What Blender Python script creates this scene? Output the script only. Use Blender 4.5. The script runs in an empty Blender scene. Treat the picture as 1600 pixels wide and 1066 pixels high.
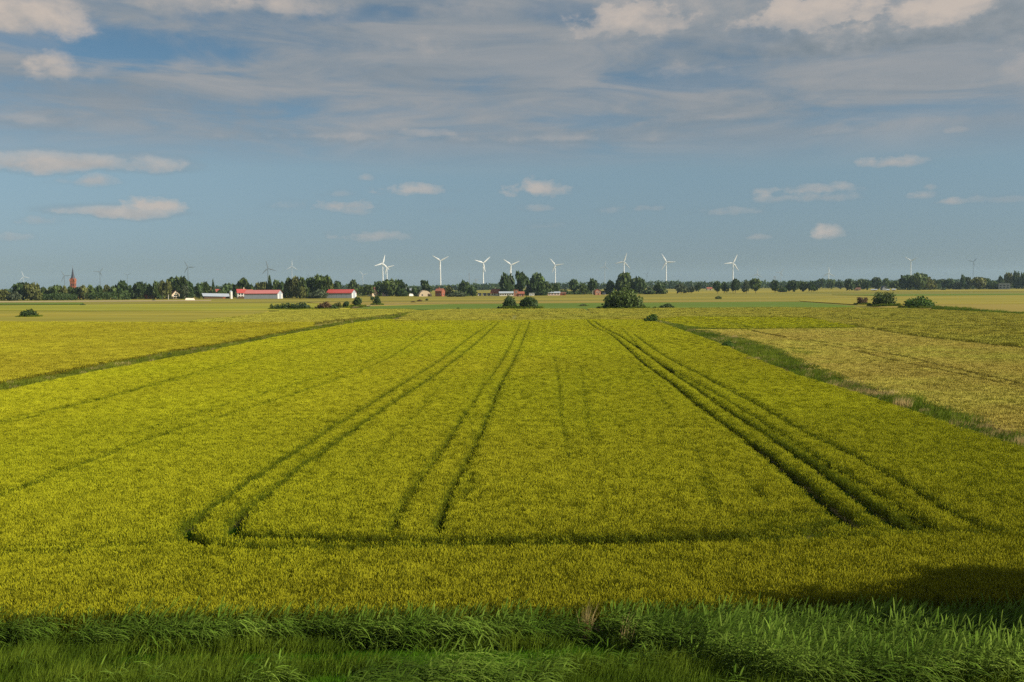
import bpy, math, random
import numpy as np
from mathutils import Vector, Matrix, Euler
R = math.radians
rng = np.random.default_rng(7)
random.seed(7)
scene = bpy.context.scene
col = scene.collection

# ------------------------------------------------------------------ camera
F = 1555.6                                   # focal length in pixels of the 1600 wide frame (35 mm lens)
CAM_Z = 10.8
PITCH, ROLL = math.atan((533 - 446) / F), 0.0065
cf = Vector((0, math.cos(PITCH), -math.sin(PITCH)))
u0 = Vector((0, math.sin(PITCH), math.cos(PITCH)))
r0 = Vector((1, 0, 0))
cr = r0 * math.cos(ROLL) - u0 * math.sin(ROLL)
cu = u0 * math.cos(ROLL) + r0 * math.sin(ROLL)
cam = bpy.data.objects.new('camera', bpy.data.cameras.new('camera'))
col.objects.link(cam)
m = Matrix((cr, cu, -cf)).transposed().to_4x4()
m.translation = (0, 0, CAM_Z)
cam.matrix_world = m
cam.data.lens, cam.data.sensor_width = 35.0, 36.0
cam.data.clip_start, cam.data.clip_end = 0.5, 60000
scene.camera = cam

def ray(px, py):
    return (cf * F + cr * (px - 800) - cu * (py - 533)).normalized()
def gp(px, py, z=0.0):
    d = ray(px, py)
    t = (z - CAM_Z) / d.z
    return Vector((d.x * t, d.y * t, z))
def at_dist(px, py, dist):
    d = ray(px, py)
    t = dist / d.y
    return Vector((d.x * t, dist, CAM_Z + d.z * t))

# ------------------------------------------------------------------ sun, sky, exposure
SUN_EL, SUN_AZ = 34.0, 108.0                 # azimuth clockwise from the view direction
sun = bpy.data.objects.new('sun', bpy.data.lights.new('sun', 'SUN'))
col.objects.link(sun)
sun.data.energy, sun.data.angle, sun.data.color = 4.8, R(0.6), (1.0, 0.92, 0.78)
sd = Vector((math.sin(R(SUN_AZ)) * math.cos(R(SUN_EL)), math.cos(R(SUN_AZ)) * math.cos(R(SUN_EL)), math.sin(R(SUN_EL))))
sun.rotation_euler = sd.to_track_quat('Z', 'Y').to_euler()
sun.location = (40, -20, 60)
EXPOSURE = 0.6
scene.view_settings.view_transform = 'Standard'
scene.view_settings.look = 'None'
scene.view_settings.exposure = EXPOSURE
scene.view_settings.gamma = 1.0
scene.view_settings.use_curve_mapping = False
scene.render.film_transparent = False
scene.render.filter_size = 1.5
cy = scene.cycles
cy.use_denoising = False
cy.use_adaptive_sampling = False
cy.max_bounces, cy.diffuse_bounces, cy.glossy_bounces = 6, 3, 2
cy.transmission_bounces, cy.volume_bounces, cy.transparent_max_bounces = 3, 1, 8
cy.sample_clamp_indirect = 4.0

world = bpy.data.worlds.new('World')
scene.world = world
world.use_nodes = True
try:
    world.cycles.sampling_method = 'MANUAL'; world.cycles.sample_map_resolution = 512
except Exception:
    pass
wt = world.node_tree
wt.nodes.clear()

class NB:
    """small helper to wire math nodes"""
    def __init__(s, nt): s.nt = nt
    def n(s, t, **k):
        x = s.nt.nodes.new(t)
        for a, v in k.items(): setattr(x, a, v)
        return x
    def put(s, sock, v):
        if isinstance(v, bpy.types.NodeSocket): s.nt.links.new(v, sock)
        elif v is not None: sock.default_value = v
    def m(s, op, a=None, b=None, c=None, clamp=False):
        x = s.n('ShaderNodeMath', operation=op, use_clamp=clamp)
        for i, v in enumerate((a, b, c)): s.put(x.inputs[i], v)
        return x.outputs[0]
    def mr(s, v, a, b, c=0.0, d=1.0, mode='SMOOTHSTEP'):
        x = s.n('ShaderNodeMapRange', interpolation_type=mode)
        for i, q in enumerate((v, a, b, c, d)): s.put(x.inputs[i], q)
        return x.outputs[0]
    def mix(s, f, a, b, blend='MIX'):
        x = s.n('ShaderNodeMix', data_type='RGBA', blend_type=blend)
        s.put(x.inputs[0], f); s.put(x.inputs[6], a); s.put(x.inputs[7], b)
        return x.outputs[2]
    def noise(s, vec, scale, detail=4, rough=0.55, dist=0.0):
        x = s.n('ShaderNodeTexNoise')
        s.put(x.inputs['Vector'], vec); x.inputs['Scale'].default_value = scale
        x.inputs['Detail'].default_value = detail; x.inputs['Roughness'].default_value = rough
        x.inputs['Distortion'].default_value = dist
        return x.outputs[0]
    def vmul(s, v, xyz):
        x = s.n('ShaderNodeVectorMath', operation='MULTIPLY'); s.put(x.inputs[0], v); x.inputs[1].default_value = xyz
        return x.outputs[0]

w = NB(wt)
SKY_STRENGTH = 0.05
sky = w.n('ShaderNodeTexSky', sky_type='NISHITA')
sky.sun_disc = False
sky.sun_elevation, sky.sun_rotation = R(SUN_EL), R(SUN_AZ)
sky.altitude, sky.air_density, sky.dust_density, sky.ozone_density = 0, 1.0, 0.1, 4.0
tc = w.n('ShaderNodeTexCoord')
sep = w.n('ShaderNodeSeparateXYZ'); wt.links.new(tc.outputs['Generated'], sep.inputs[0])
dirv = tc.outputs['Generated']
az = w.m('ARCTAN2', sep.outputs[0], sep.outputs[1])
el = w.m('ARCSINE', sep.outputs[2])
n_big = w.noise(w.vmul(dirv, (1, 1, 1.7)), 16, 8, 0.6)
n_small = w.noise(w.vmul(dirv, (1, 1, 1.8)), 42, 6, 0.6)
n_soft = w.noise(w.vmul(dirv, (1, 1, 3.0)), 7, 6, 0.6, 0.4)
n_wisp = w.noise(w.vmul(dirv, (1.0, 1.0, 6.0)), 6.0, 8, 0.60, 0.8)
warp_a = w.m('MULTIPLY', w.m('SUBTRACT', n_small, 0.5), 0.020)
warp_e = w.m('MULTIPLY', w.m('SUBTRACT', n_big, 0.5), 0.010)
azw = w.m('ADD', az, warp_a)
elw = w.m('ADD', el, warp_e)

def sph(px, py):
    d = ray(px, py)
    return math.atan2(d.x, d.y), math.asin(d.z)
# cx, cy, half width, half height (pixels of the photograph), opacity, brightness, softness, texture amount
CLOUDS = [
    (1050, 30, 900, 60, .45, .36, 1.0, .9), (1380, 40, 340, 50, .85, .34, .8, .5), (1390, 64, 300, 20, .65, .10, 1.0, .6), (1180, 20, 150, 44, .70, .50, .7, 1.0), (1560, 30, 170, 40, .75, .30, .7, .9),
    (1300, 12, 62, 26, .85, .98, .6, 1.1), (1470, 16, 75, 28, .80, .86, .6, 1.1), (1345, 16, 30, 14, .7, .9, .6, 1.0), (1235, 34, 60, 22, .55, .7, .8, 1.0),
    (985, 36, 66, 25, .70, .72, .6, 1.0), (25, 24, 74, 30, 1.0, .86, .45, .9), (300, 2, 180, 17, .75, .58, .6, .9), (430, 10, 60, 13, .4, .72, .8, 1.0),
    (560, 10, 110, 34, .30, .5, 1.0, 1.3), (78, 108, 30, 20, .80, .80, .6, .9), (152, 115, 34, 16, .28, .6, 1.0, 1.0),
    (690, 80, 80, 34, .40, .60, 1.0, .9), (120, 257, 150, 17, .78, .80, .55, .8), (150, 283, 28, 10, .6, .72, .7, .9), (98, 284, 22, 7, .25, .6, .9, .9),
    (22, 186, 74, 17, .48, .62, .8, .8), (246, 322, 40, 11, .85, .92, .5, .9), (180, 332, 90, 10, .72, .78, .6, .8), (62, 346, 28, 9, .4, .62, .8, .9),
    (12, 372, 30, 7, .45, .62, .8, .9), (536, 322, 46, 9, .66, .84, .6, 1.0), (530, 304, 26, 10, .34, .62, .9, .9), (555, 331, 26, 7, .4, .7, .8, .9),
    (650, 298, 48, 9, .62, .84, .6, 1.0), (570, 279, 15, 7, .40, .7, .8, .8), (582, 370, 60, 9, .50, .74, .7, .9), (842, 296, 42, 14, .78, .86, .55, .9),
    (838, 327, 30, 7, .42, .72, .8, .8), (1266, 296, 62, 9, .52, .76, .7, 1.0), (1280, 309, 50, 8, .46, .70, .8, .9), (1215, 312, 34, 10, .28, .6, 1.0, .9),
    (1397, 254, 46, 9, .60, .72, .6, .9), (1292, 365, 22, 11, .78, .86, .5, .8), (1186, 371, 20, 6, .42, .7, .8, .8), (1440, 306, 20, 8, .48, .7, .7, .8),
    (1486, 316, 16, 7, .60, .76, .7, .8), (1452, 293, 12, 6, .35, .65, .8, .8), (1005, 326, 28, 8, .38, .7, .8, .9), (1135, 332, 48, 8, .32, .68, .9, 1.0),
    (1565, 312, 66, 8, .32, .62, .9, .8), (1497, 204, 14, 6, .42, .66, .8, .8), (840, 354, 48, 8, .25, .6, 1.0, .9), (440, 322, 44, 11, .26, .6, 1.0, .9),
    (690, 330, 30, 6, .16, .6, 1.0, .9), (950, 330, 24, 9, .22, .62, 1.0, .9),
    (530, 214, 170, 11, .46, .62, .9, 1.1), (655, 208, 50, 7, .4, .74, .8, .9), (870, 216, 190, 10, .42, .64, .9, 1.0), (1130, 184, 150, 15, .42, .6, .9, 1.0),
    (230, 150, 200, 22, .26, .62, 1.0, 1.3), (1060, 113, 60, 11, .35, .6, .9, 1.0), (1320, 130, 300, 36, .26, .5, 1.0, 1.0), (1590, 118, 50, 26, .35, .6, .9, .9), (1330, 205, 50, 8, .2, .6, .9, .9),
]
dens, shade = None, None
for (cx, cyy, hw, hh, op, br, soft, amp) in CLOUDS:
    a0, e0 = sph(cx, cyy)
    sa, se = hw / F, hh / F
    big = hw > 70
    dx = w.m('MULTIPLY', w.m('SUBTRACT', az if big else azw, a0), 1 / sa)
    dy = w.m('MULTIPLY', w.m('SUBTRACT', elw if big else el, e0), 1 / se)
    dyy = w.m('MAXIMUM', dy, w.m('MULTIPLY', dy, -1.5))
    r2 = w.m('SQRT', w.m('ADD', w.m('MULTIPLY', dx, dx), w.m('MULTIPLY', dyy, dyy)))
    rn = w.m('ADD', r2, w.m('MULTIPLY', w.m('SUBTRACT', n_big if big else n_small, 0.5), (-3.4 if big else -3.2) * amp))
    d = w.mr(rn, 1.55, 1.55 - 1.35 * soft - 0.7, 0.0, min(1.0, op * (1.05 if big else 1.0)))
    tone = w.m('ADD', w.m('MULTIPLY', dy, 0.20), w.m('ADD', br + (0.0 if big else 0.06), w.m('ADD', w.m('MULTIPLY', w.m('SUBTRACT', n_small, 0.5), 0.8), w.m('MULTIPLY', w.m('SUBTRACT', n_big, 0.5), 0.7))))
    if dens is None:
        dens, shade = d, tone
    else:
        mx = w.n('ShaderNodeMix', data_type='FLOAT')
        w.put(mx.inputs[0], w.m('MULTIPLY', d, 2.5 if big else 7.0, clamp=True)); w.put(mx.inputs[2], shade); w.put(mx.inputs[3], tone)
        shade = mx.outputs[0]
        dens = w.m('SUBTRACT', w.m('ADD', dens, d), w.m('MULTIPLY', dens, d))
# thin veil of high cloud, all round the sky, thicker upward, with blue gaps
elb = w.mr(el, 0.100, 0.165, 0.0, 1.0)
veil_n = w.mr(w.m('ADD', w.m('MULTIPLY', n_wisp, 0.45), w.m('MULTIPLY', n_soft, 0.55)), 0.26, 0.56, 0.0, 1.0)
GAPS = [(190, 72, 190, 34, .95), (60, 66, 120, 26, .7), (1060, 130, 130, 18, .5), (560, 26, 80, 12, .6), (1400, 175, 200, 18, .5), (930, 190, 90, 12, .5), (880, 14, 60, 20, .5)]
clear = None
for (cx, cyy, hw, hh, am) in GAPS:
    a0, e0 = sph(cx, cyy)
    dx = w.m('MULTIPLY', w.m('SUBTRACT', azw, a0), F / hw); dy = w.m('MULTIPLY', w.m('SUBTRACT', elw, e0), F / hh)
    rr = w.m('ADD', w.m('SQRT', w.m('ADD', w.m('MULTIPLY', dx, dx), w.m('MULTIPLY', dy, dy))), w.m('MULTIPLY', w.m('SUBTRACT', n_wisp, 0.5), 2.5))
    gq = w.mr(rr, 1.3, 0.4, 0.0, am); clear = gq if clear is None else w.m('MAXIMUM', clear, gq)
veil = w.m('MULTIPLY', w.m('MULTIPLY', w.m('MULTIPLY', veil_n, elb), 0.86), w.m('SUBTRACT', 1.0, clear))
veil_tone = w.m('ADD', 0.39, w.m('MULTIPLY', w.m('SUBTRACT', n_wisp, 0.5), 0.9))
def ramp(fac):
    x = w.n('ShaderNodeValToRGB'); w.put(x.inputs[0], fac)
    e = x.color_ramp.elements
    e[0].position, e[0].color = 0.0, CLOUD_DARK
    e[1].position, e[1].color = 1.0, CLOUD_LIT
    k = x.color_ramp.elements.new(0.36); k.color = CLOUD_MID
    return x.outputs[0]
CLOUD_DARK, CLOUD_MID, CLOUD_LIT = (.118, .146, .168, 1), (.185, .202, .218, 1), (.370, .322, .285, 1)
skyc = w.n('ShaderNodeVectorMath', operation='SCALE'); wt.links.new(sky.outputs[0], skyc.inputs[0]); skyc.inputs['Scale'].default_value = SKY_STRENGTH
# the air low over the plain is dull grey-blue all round, the sky above it deeper blue
grade = w.n('ShaderNodeValToRGB'); w.put(grade.inputs[0], w.m('MULTIPLY', w.m('MAXIMUM', el, 0.0), 2.0))
ge = grade.color_ramp.elements
ge[0].position, ge[0].color = 0.0, (.38, .50, .70, 1); ge[1].position, ge[1].color = 0.50, (.66, .88, .88, 1)
for ps, cc in ((.07, (.56, .65, .82, 1)), (.23, (.98, .97, .91, 1))): q_ = ge.new(ps); q_.color = cc
tinted = w.n('ShaderNodeVectorMath', operation='MULTIPLY'); wt.links.new(skyc.outputs[0], tinted.inputs[0]); wt.links.new(grade.outputs[0], tinted.inputs[1])
c1 = w.mix(veil, tinted.outputs[0], ramp(veil_tone))
c2 = w.mix(dens, c1, ramp(shade))
bg = w.n('ShaderNodeBackground'); wt.links.new(c2, bg.inputs[0]); bg.inputs[1].default_value = 1.0
wo = w.n('ShaderNodeOutputWorld'); wt.links.new(bg.outputs[0], wo.inputs[0])

# ------------------------------------------------------------------ helpers
class MB:
    """collects vertices and faces for ONE mesh"""
    def __init__(s): s.v, s.f, s.mi, s.smooth = [], [], [], []
    def add(s, vs, fs, mi=0, smooth=False):
        o = len(s.v); s.v += [tuple(p) for p in vs]
        for q in fs: s.f.append(tuple(i + o for i in q)); s.mi.append(mi); s.smooth.append(smooth)
        return s
    def box(s, lo, hi, mi=0):
        x0, y0, z0 = lo; x1, y1, z1 = hi
        return s.add([(x0,y0,z0),(x1,y0,z0),(x1,y1,z0),(x0,y1,z0),(x0,y0,z1),(x1,y0,z1),(x1,y1,z1),(x0,y1,z1)],
                     [(0,3,2,1),(4,5,6,7),(0,1,5,4),(1,2,6,5),(2,3,7,6),(3,0,4,7)], mi)
    def tube(s, pts, rad, seg=8, mi=0, smooth=True, cap=True):
        pts = [Vector(p) for p in pts]; vs = []; fs = []
        for i, p in enumerate(pts):
            t = (pts[min(i + 1, len(pts) - 1)] - pts[max(i - 1, 0)]).normalized()
            a = t.orthogonal().normalized() if i == 0 else (a - t * a.dot(t)).normalized()
            b = t.cross(a)
            for k in range(seg):
                q = 2 * math.pi * k / seg
                vs.append(p + (a * math.cos(q) + b * math.sin(q)) * rad[i])
        for i in range(len(pts) - 1):
            for k in range(seg):
                k2 = (k + 1) % seg
                fs.append((i*seg+k, i*seg+k2, (i+1)*seg+k2, (i+1)*seg+k))
        s.add(vs, fs, mi, smooth)
        if cap:
            n = len(pts) - 1
            s.add(vs[:seg], [tuple(range(seg))[::-1]], mi); s.add(vs[n*seg:], [tuple(range(seg))], mi)
        return s
    def prism(s, poly, z0, z1, mi=0):
        n = len(poly)
        vs = [(x, y, z0) for x, y in poly] + [(x, y, z1) for x, y in poly]
        return s.add(vs, [tuple(range(n, 2 * n))] + [(i, (i+1) % n, n + (i+1) % n, n + i) for i in range(n)], mi)
    def mesh(s, name, mats):
        me = bpy.data.meshes.new(name); me.from_pydata(s.v, [], s.f)
        for mt in (mats if isinstance(mats, (list, tuple)) else [mats]): me.materials.append(mt)
        me.polygons.foreach_set('material_index', s.mi); me.polygons.foreach_set('use_smooth', s.smooth)
        me.update(); return me
    def build(s, name, mats, parent=None):
        return link(name, s.mesh(name, mats), parent)
def link(name, data, parent=None):
    o = bpy.data.objects.new(name, data); col.objects.link(o)
    if parent is not None: o.parent = parent
    return o
def tag(o, label=None, cat=None, group=None, kind=None):
    if label: o['label'] = label
    if cat: o['category'] = cat
    if group: o['group'] = group
    if kind: o['kind'] = kind
    return o
def thing(name, label, cat, loc=(0,0,0), rz=0.0, group=None):
    o = link(name, None); o.location = loc; o.rotation_euler = (0, 0, rz); o.empty_display_size = 0.2
    return tag(o, label, cat, group)
def np_mesh(name, V, Fq, mats, mi=None):
    """fast mesh of equal-sided faces"""
    me = bpy.data.meshes.new(name)
    V = np.asarray(V, np.float32).reshape(-1, 3); Fq = np.asarray(Fq, np.int32); k = Fq.shape[1]
    me.vertices.add(len(V)); me.vertices.foreach_set('co', V.ravel())
    me.loops.add(Fq.size); me.loops.foreach_set('vertex_index', Fq.ravel())
    me.polygons.add(len(Fq)); me.polygons.foreach_set('loop_start', np.arange(0, Fq.size, k, dtype=np.int32))
    for mt in mats: me.materials.append(mt)
    if mi is not None: me.polygons.foreach_set('material_index', np.asarray(mi, np.int32))
    me.update(calc_edges=True); me.validate(); return me

# ------------------------------------------------------------------ materials
def mat(name, base, rough=0.8, spec=0.2, var=0.0, scale=1.0, bump=0.0, trans=0.0, island=0.0, tint=None, objvar=0.0, stretch=(1,1,1), hue2=None, metal=0.0):
    mt = bpy.data.materials.new(name); mt.use_nodes = True; nt = mt.node_tree
    bs = nt.nodes['Principled BSDF']; out = nt.nodes['Material Output']; b = NB(nt)
    bs.inputs['Roughness'].default_value = rough; bs.inputs['Specular IOR Level'].default_value = spec; bs.inputs['Metallic'].default_value = metal
    c = tuple(base) + (1,)
    colr = b.n('ShaderNodeRGB'); colr.outputs[0].default_value = c; cs = colr.outputs[0]
    f = None
    def acc(x, amt):
        nonlocal f
        t = b.m('MULTIPLY_ADD', b.m('SUBTRACT', x, 0.5), 2 * amt, 1.0)
        f = t if f is None else b.m('MULTIPLY', f, t)
    tco = b.n('ShaderNodeTexCoord') if (var or bump or hue2) else None
    if var or bump:
        v = b.vmul(tco.outputs['Object'], stretch)
        nz = b.noise(v, scale, 6, 0.62)
        if var: acc(b.mr(nz, 0.28, 0.72, 0, 1, 'LINEAR'), var)
    if hue2 is not None:
        n2 = b.noise(b.vmul(tco.outputs['Object'], stretch), scale * 0.23, 5, 0.6)
        cs = b.mix(b.mr(n2, 0.40, 0.62), cs, tuple(hue2) + (1,))
    if island:
        g = b.n('ShaderNodeNewGeometry'); acc(g.outputs['Random Per Island'], island)
    if objvar:
        oi = b.n('ShaderNodeObjectInfo'); acc(oi.outputs['Random'], objvar)
    if tint is not None:
        at = b.n('ShaderNodeAttribute', attribute_type='INSTANCER', attribute_name='tint')
        cs = b.mix(at.outputs['Fac'], cs, tuple(tint) + (1,))
        at2 = b.n('ShaderNodeAttribute', attribute_type='INSTANCER', attribute_name='value')
        acc(at2.outputs['Fac'], 0.5)
    if f is not None:
        s = b.n('ShaderNodeVectorMath', operation='SCALE'); nt.links.new(cs, s.inputs[0]); nt.links.new(f, s.inputs['Scale']); cs = s.outputs[0]
    nt.links.new(cs, bs.inputs['Base Color'])
    if bump:
        bp = b.n('ShaderNodeBump'); bp.inputs['Strength'].default_value = 0.8; bp.inputs['Distance'].default_value = bump
        nt.links.new(nz, bp.inputs['Height']); nt.links.new(bp.outputs[0], bs.inputs['Normal'])
    if trans:
        tr = b.n('ShaderNodeBsdfTranslucent'); nt.links.new(cs, tr.inputs[0])
        mx = b.n('ShaderNodeMixShader'); mx.inputs[0].default_value = trans
        nt.links.new(bs.outputs[0], mx.inputs[1]); nt.links.new(tr.outputs[0], mx.inputs[2]); nt.links.new(mx.outputs[0], out.inputs[0])
    return mt

M = {}
M['soil'] = mat('soil', (.075, .062, .035), .95, .1, .3, .8, .05)
M['ground'] = mat('farmland', (.230, .195, .028), .9, .1, .2, .012, 0, stretch=(.25, 1, 1), hue2=(.150, .145, .024))
M['wheat_stem'] = mat('wheat_stem', (.140, .180, .009), .9, .08, trans=.25, tint=(.195, .195, .012), island=.15)
M['wheat_ear'] = mat('wheat_ear', (.366, .378, .012), .9, .08, trans=.15, tint=(.388, .362, .016), island=.15)
M['gold_stem'] = mat('barley_stem', (.200, .180, .014), .9, .08, trans=.2, tint=(.190, .180, .012), island=.12)
M['gold_ear'] = mat('barley_ear', (.335, .298, .018), .9, .08, trans=.12, tint=(.305, .295, .016), island=.12)
M['tan_stem'] = mat('dry_crop_stem', (.290, .240, .045), .9, .08, trans=.2, tint=(.130, .140, .026), island=.12)
M['tan_ear'] = mat('dry_crop_ear', (.490, .405, .080), .9, .08, trans=.12, tint=(.40, .375, .060), island=.12)
M['grass'] = mat('grass_blade', (.085, .150, .009), .85, .08, trans=.3, tint=(.200, .220, .022), island=.35)
M['lush'] = mat('lush_grass', (.058, .172, .005), .85, .08, trans=.3, tint=(.105, .170, .013), island=.3)
M['reed'] = mat('reed_leaf', (.074, .146, .010), .8, .08, trans=.3, tint=(.165, .220, .034), island=.3)
M['straw'] = mat('straw', (.48, .36, .13), .85, .08, trans=.4, tint=(.55, .44, .20), island=.3)
M['dry_straw'] = mat('dry_straw', (.50, .385, .16), .85, .08, trans=.35, island=.25)
M['f_olive'] = mat('ripening_field', (.200, .180, .034), .9, .1, .14, .05, .0, stretch=(.3, 1, 1), hue2=(.175, .175, .034))
M['f_green'] = mat('green_field', (.080, .135, .014), .9, .1, .14, .06, .0, stretch=(.25, 1, 1), hue2=(.105, .150, .018))
M['f_gold'] = mat('golden_field', (.255, .205, .028), .9, .1, .2, .04, .0, stretch=(.25, 1, 1), hue2=(.21, .19, .026))
M['f_tan'] = mat('tan_field', (.235, .182, .036), .9, .1, .2, .04, .0, stretch=(.25, 1, 1), hue2=(.23, .19, .04))
M['f_lime'] = mat('lime_field', (.250, .235, .022), .9, .1, .2, .04, .0, stretch=(.25, 1, 1), hue2=(.19, .20, .02))
M['path'] = mat('dirt_path', (.34, .27, .14), .95, .1, .2, .3)
M['leaf_dark'] = mat('leaf_dark', (0.055, 0.091, 0.022), .6, .25, trans=.3, island=.45, objvar=.22)
M['leaf_mid'] = mat('leaf_mid', (0.080, 0.117, 0.023), .6, .25, trans=.3, island=.45, objvar=.22)
M['leaf_olive'] = mat('leaf_olive', (0.135, 0.146, 0.034), .6, .25, trans=.3, island=.4, objvar=.2)
M['leaf_fresh'] = mat('leaf_fresh', (0.072, 0.138, 0.014), .6, .25, trans=.3, island=.45, objvar=.15)
M['leaf_grey'] = mat('leaf_grey', (0.097, 0.121, 0.058), .6, .25, trans=.3, island=.4, objvar=.2)
M['leaf_rust'] = mat('leaf_rust', (0.138, 0.086, 0.036), .6, .25, trans=.3, island=.4, objvar=.2)
M['bark'] = mat('bark', (.085, .065, .045), .9, .1, .3, 6, .03)
M['birch'] = mat('birch_bark', (.48, .45, .38), .8, .2, .45, 3)
M['turbine'] = mat('white_turbine_paint', (.80, .80, .78), .4, .4, .03, .05)
M['turbine_shaded'] = mat('shaded_turbine', (.10, .12, .13), .5, .3, .03, .05)  # cloud shadow on the dark turbines, put into their base colour
M['turbine_pale'] = mat('pale_turbine', (.34, .37, .39), .5, .3, .03, .05)  # mid grey tone for the faint turbines
M['steel'] = mat('galvanised_steel', (.22, .23, .24), .5, .4, .1, .5)
M['brick'] = mat('red_brick', (.27, .095, .058), .9, .1, .22, .9)
M['brick_pale'] = mat('worn_brick', (.34, .165, .105), .9, .1, .22, .7)
M['slate'] = mat('slate', (.045, .052, .070), .6, .3, .2, .8)
M['roof_red'] = mat('red_sheet_roof', (.40, .066, .056), .5, .35, .08, .3)
M['roof_pink'] = mat('faded_red_roof', (.46, .155, .14), .55, .3, .08, .3)
M['roof_tile'] = mat('clay_tile', (.27, .095, .058), .8, .2, .22, .8)
M['roof_brown'] = mat('brown_tile', (.150, .075, .048), .8, .2, .25, .8)
M['roof_grey'] = mat('grey_sheet_roof', (.36, .40, .44), .5, .35, .1, .3)
M['wall_grey'] = mat('grey_sheet_wall', (.33, .36, .40), .6, .3, .08, .4)
M['wall_white'] = mat('white_render', (.62, .60, .55), .8, .2, .08, .4)
M['wall_cream'] = mat('cream_render', (.58, .46, .32), .85, .2, .12, .4)
M['wall_pink'] = mat('pale_pink_render', (.66, .48, .42), .85, .2, .08, .4)
M['glass'] = mat('window_glass', (.03, .04, .05), .15, .5)
M['wood'] = mat('dark_wood', (.10, .060, .035), .8, .2, .2, 2)
M['canvas'] = mat('pale_canvas', (.72, .60, .45), .8, .2, .08, 1)

# ------------------------------------------------------------------ ground and fields
def pxpoly(pts, z): return [tuple(gp(x, y, z)[:2]) for x, y in pts]
g = MB()
ext = 14000
ys = [-60, -3, 2, 10, 18, 22, 25, 27.5, 30, 34, ext]
zs = [9.0, 9.0, 7.6, 5.4, 2.6, 1.25, .62, .18, -.25, 0, 0]
vs = [(sx * ext, y, z) for y, z in zip(ys, zs) for sx in (-1, 1)]
g.add(vs, [(2*i, 2*i+1, 2*i+3, 2*i+2) for i in range(len(ys) - 1)])
tag(g.build('ground', M['ground']), 'flat farmland running to the horizon in yellow and tan strips', kind='structure')
def bank_z(y): return np.interp(y, ys, zs)

STRIP_L_LOW = [(-160, 652), (0, 618), (150, 586), (300, 558), (450, 526), (562, 505.6), (600, 500), (632, 492)]
STRIP_L_UP = [(-160, 628), (0, 599), (150, 571), (262, 550.6), (375, 532), (487, 511), (600, 494), (650, 487)]
STRIP_R_LOW = [(1012, 502), (1034, 507.5), (1075, 522.5), (1124, 541), (1187, 569), (1244, 592), (1337, 620), (1412, 646), (1506, 680), (1600, 710), (1760, 768)]
STRIP_R_UP = [(1022, 500), (1040, 507), (1086, 515), (1150, 530), (1206, 545), (1262, 573), (1337, 601), (1424, 627.5), (1487, 646), (1600, 684), (1760, 736)]
P_MAIN = pxpoly(STRIP_L_LOW + [(620, 503.5), (800, 503), (918, 501.5)] + STRIP_R_LOW, .4) + [(26, 30.2), (-26, 29.6)]
a_ = gp(-160, 652, .4)
P_MAIN = P_MAIN[:-2] + [(34, 33.0), (34, 31.2), (12, 31.0), (-5, 30.2), (-34, 29.8), (-60, 45)]
P_GOLD = pxpoly([(-260, 503), (0, 504.5), (300, 505.6), (487, 505.6), (487, 511)] + STRIP_L_UP[:5][::-1] + [(-260, 640)], .5)
P_WEDGE = pxpoly([(298, 505.2), (321, 500.6), (360, 498), (402, 493), (436, 488), (481, 484.8), (640, 484.8), (648, 487), (600, 494), (487, 505.2)], .5)
P_BAND = pxpoly([(652, 487.5), (700, 485), (800, 484.5), (1000, 483.6), (1200, 482), (1400, 483), (1480, 487), (1600, 493.5), (1800, 503), (1800, 563), (1600, 545), (1450, 529), (1345, 512), (1262, 497), (1060, 496), (1016, 500.5), (918, 501), (800, 502.5), (620, 503)], .5)
P_LIME = pxpoly([(1026, 500.5), (1062, 496.4), (1260, 497.4), (1340, 512), (1330, 513), (1170, 515), (1086, 514)], .5)
P_TAN = pxpoly([(1088, 516), (1170, 516), (1330, 514), (1345, 513), (1450, 530), (1600, 546), (1800, 564), (1800, 750)] + STRIP_R_UP[3:-1][::-1], .5)
P_GREEN = pxpoly([(552, 483.4), (577, 479), (700, 475.5), (870, 474.2), (1000, 473.2), (1200, 471.7), (1250, 471.8), (1335, 478.6), (1200, 481.6), (1000, 483.2), (800, 484), (640, 484.4)], .3)
P_GREEN2 = pxpoly([(-200, 473.6), (130, 473.2), (130, 475.6), (-200, 476.6)], .3)
P_TAN2 = pxpoly([(-260, 487), (0, 486.4), (150, 486.8), (420, 486), (402, 492.6), (360, 497.6), (321, 500.2), (296, 505), (0, 504), (-260, 502.5)], .3)
P_LIME2 = pxpoly([(-260, 478), (0, 478), (250, 475), (480, 474), (560, 476), (545, 482), (436, 485.6), (150, 486.3), (0, 485.8), (-260, 486.4)], .3)
P_TAN3 = pxpoly([(1360, 480.5), (1480, 483.6), (1600, 488.5), (1800, 496), (1800, 474), (1600, 475.5), (1440, 476)], .3)
P_GOLD2 = pxpoly([(1250, 470.6), (1340, 476.2), (1440, 475.6), (1600, 475), (1800, 473.6), (1800, 462), (1600, 463), (1330, 466), (1250, 468.8)], .3)
P_TAN4 = pxpoly([(480, 472.5), (800, 471), (1200, 469), (1340, 472), (1250, 471), (1000, 472.6), (700, 475), (577, 478), (540, 478)], .3)
P_TAN5 = pxpoly([(1020, 458.8), (1260, 456.5), (1600, 455.2), (1800, 454.4), (1800, 452.6), (1600, 453.3), (1260, 452.8), (1020, 455.2)], .3)
P_GREEN3 = pxpoly([(1390, 462.3), (1600, 460.4), (1800, 459.4), (1800, 457.6), (1600, 458.8), (1300, 460.6)], .3)
P_PALE = pxpoly([(-260, 472.8), (0, 472.2), (120, 471.4), (330, 470), (330, 468.8), (120, 470), (0, 470.8), (-260, 471.6)], .3)
def field(name, poly, mt, h, label, kind='structure'):
    o = MB().prism(poly, -.02, h).build(name, mt); tag(o, label, kind=kind); return o
field('wheat_field', P_MAIN, M['soil'], .03, 'soil of the large wheat field')
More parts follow.
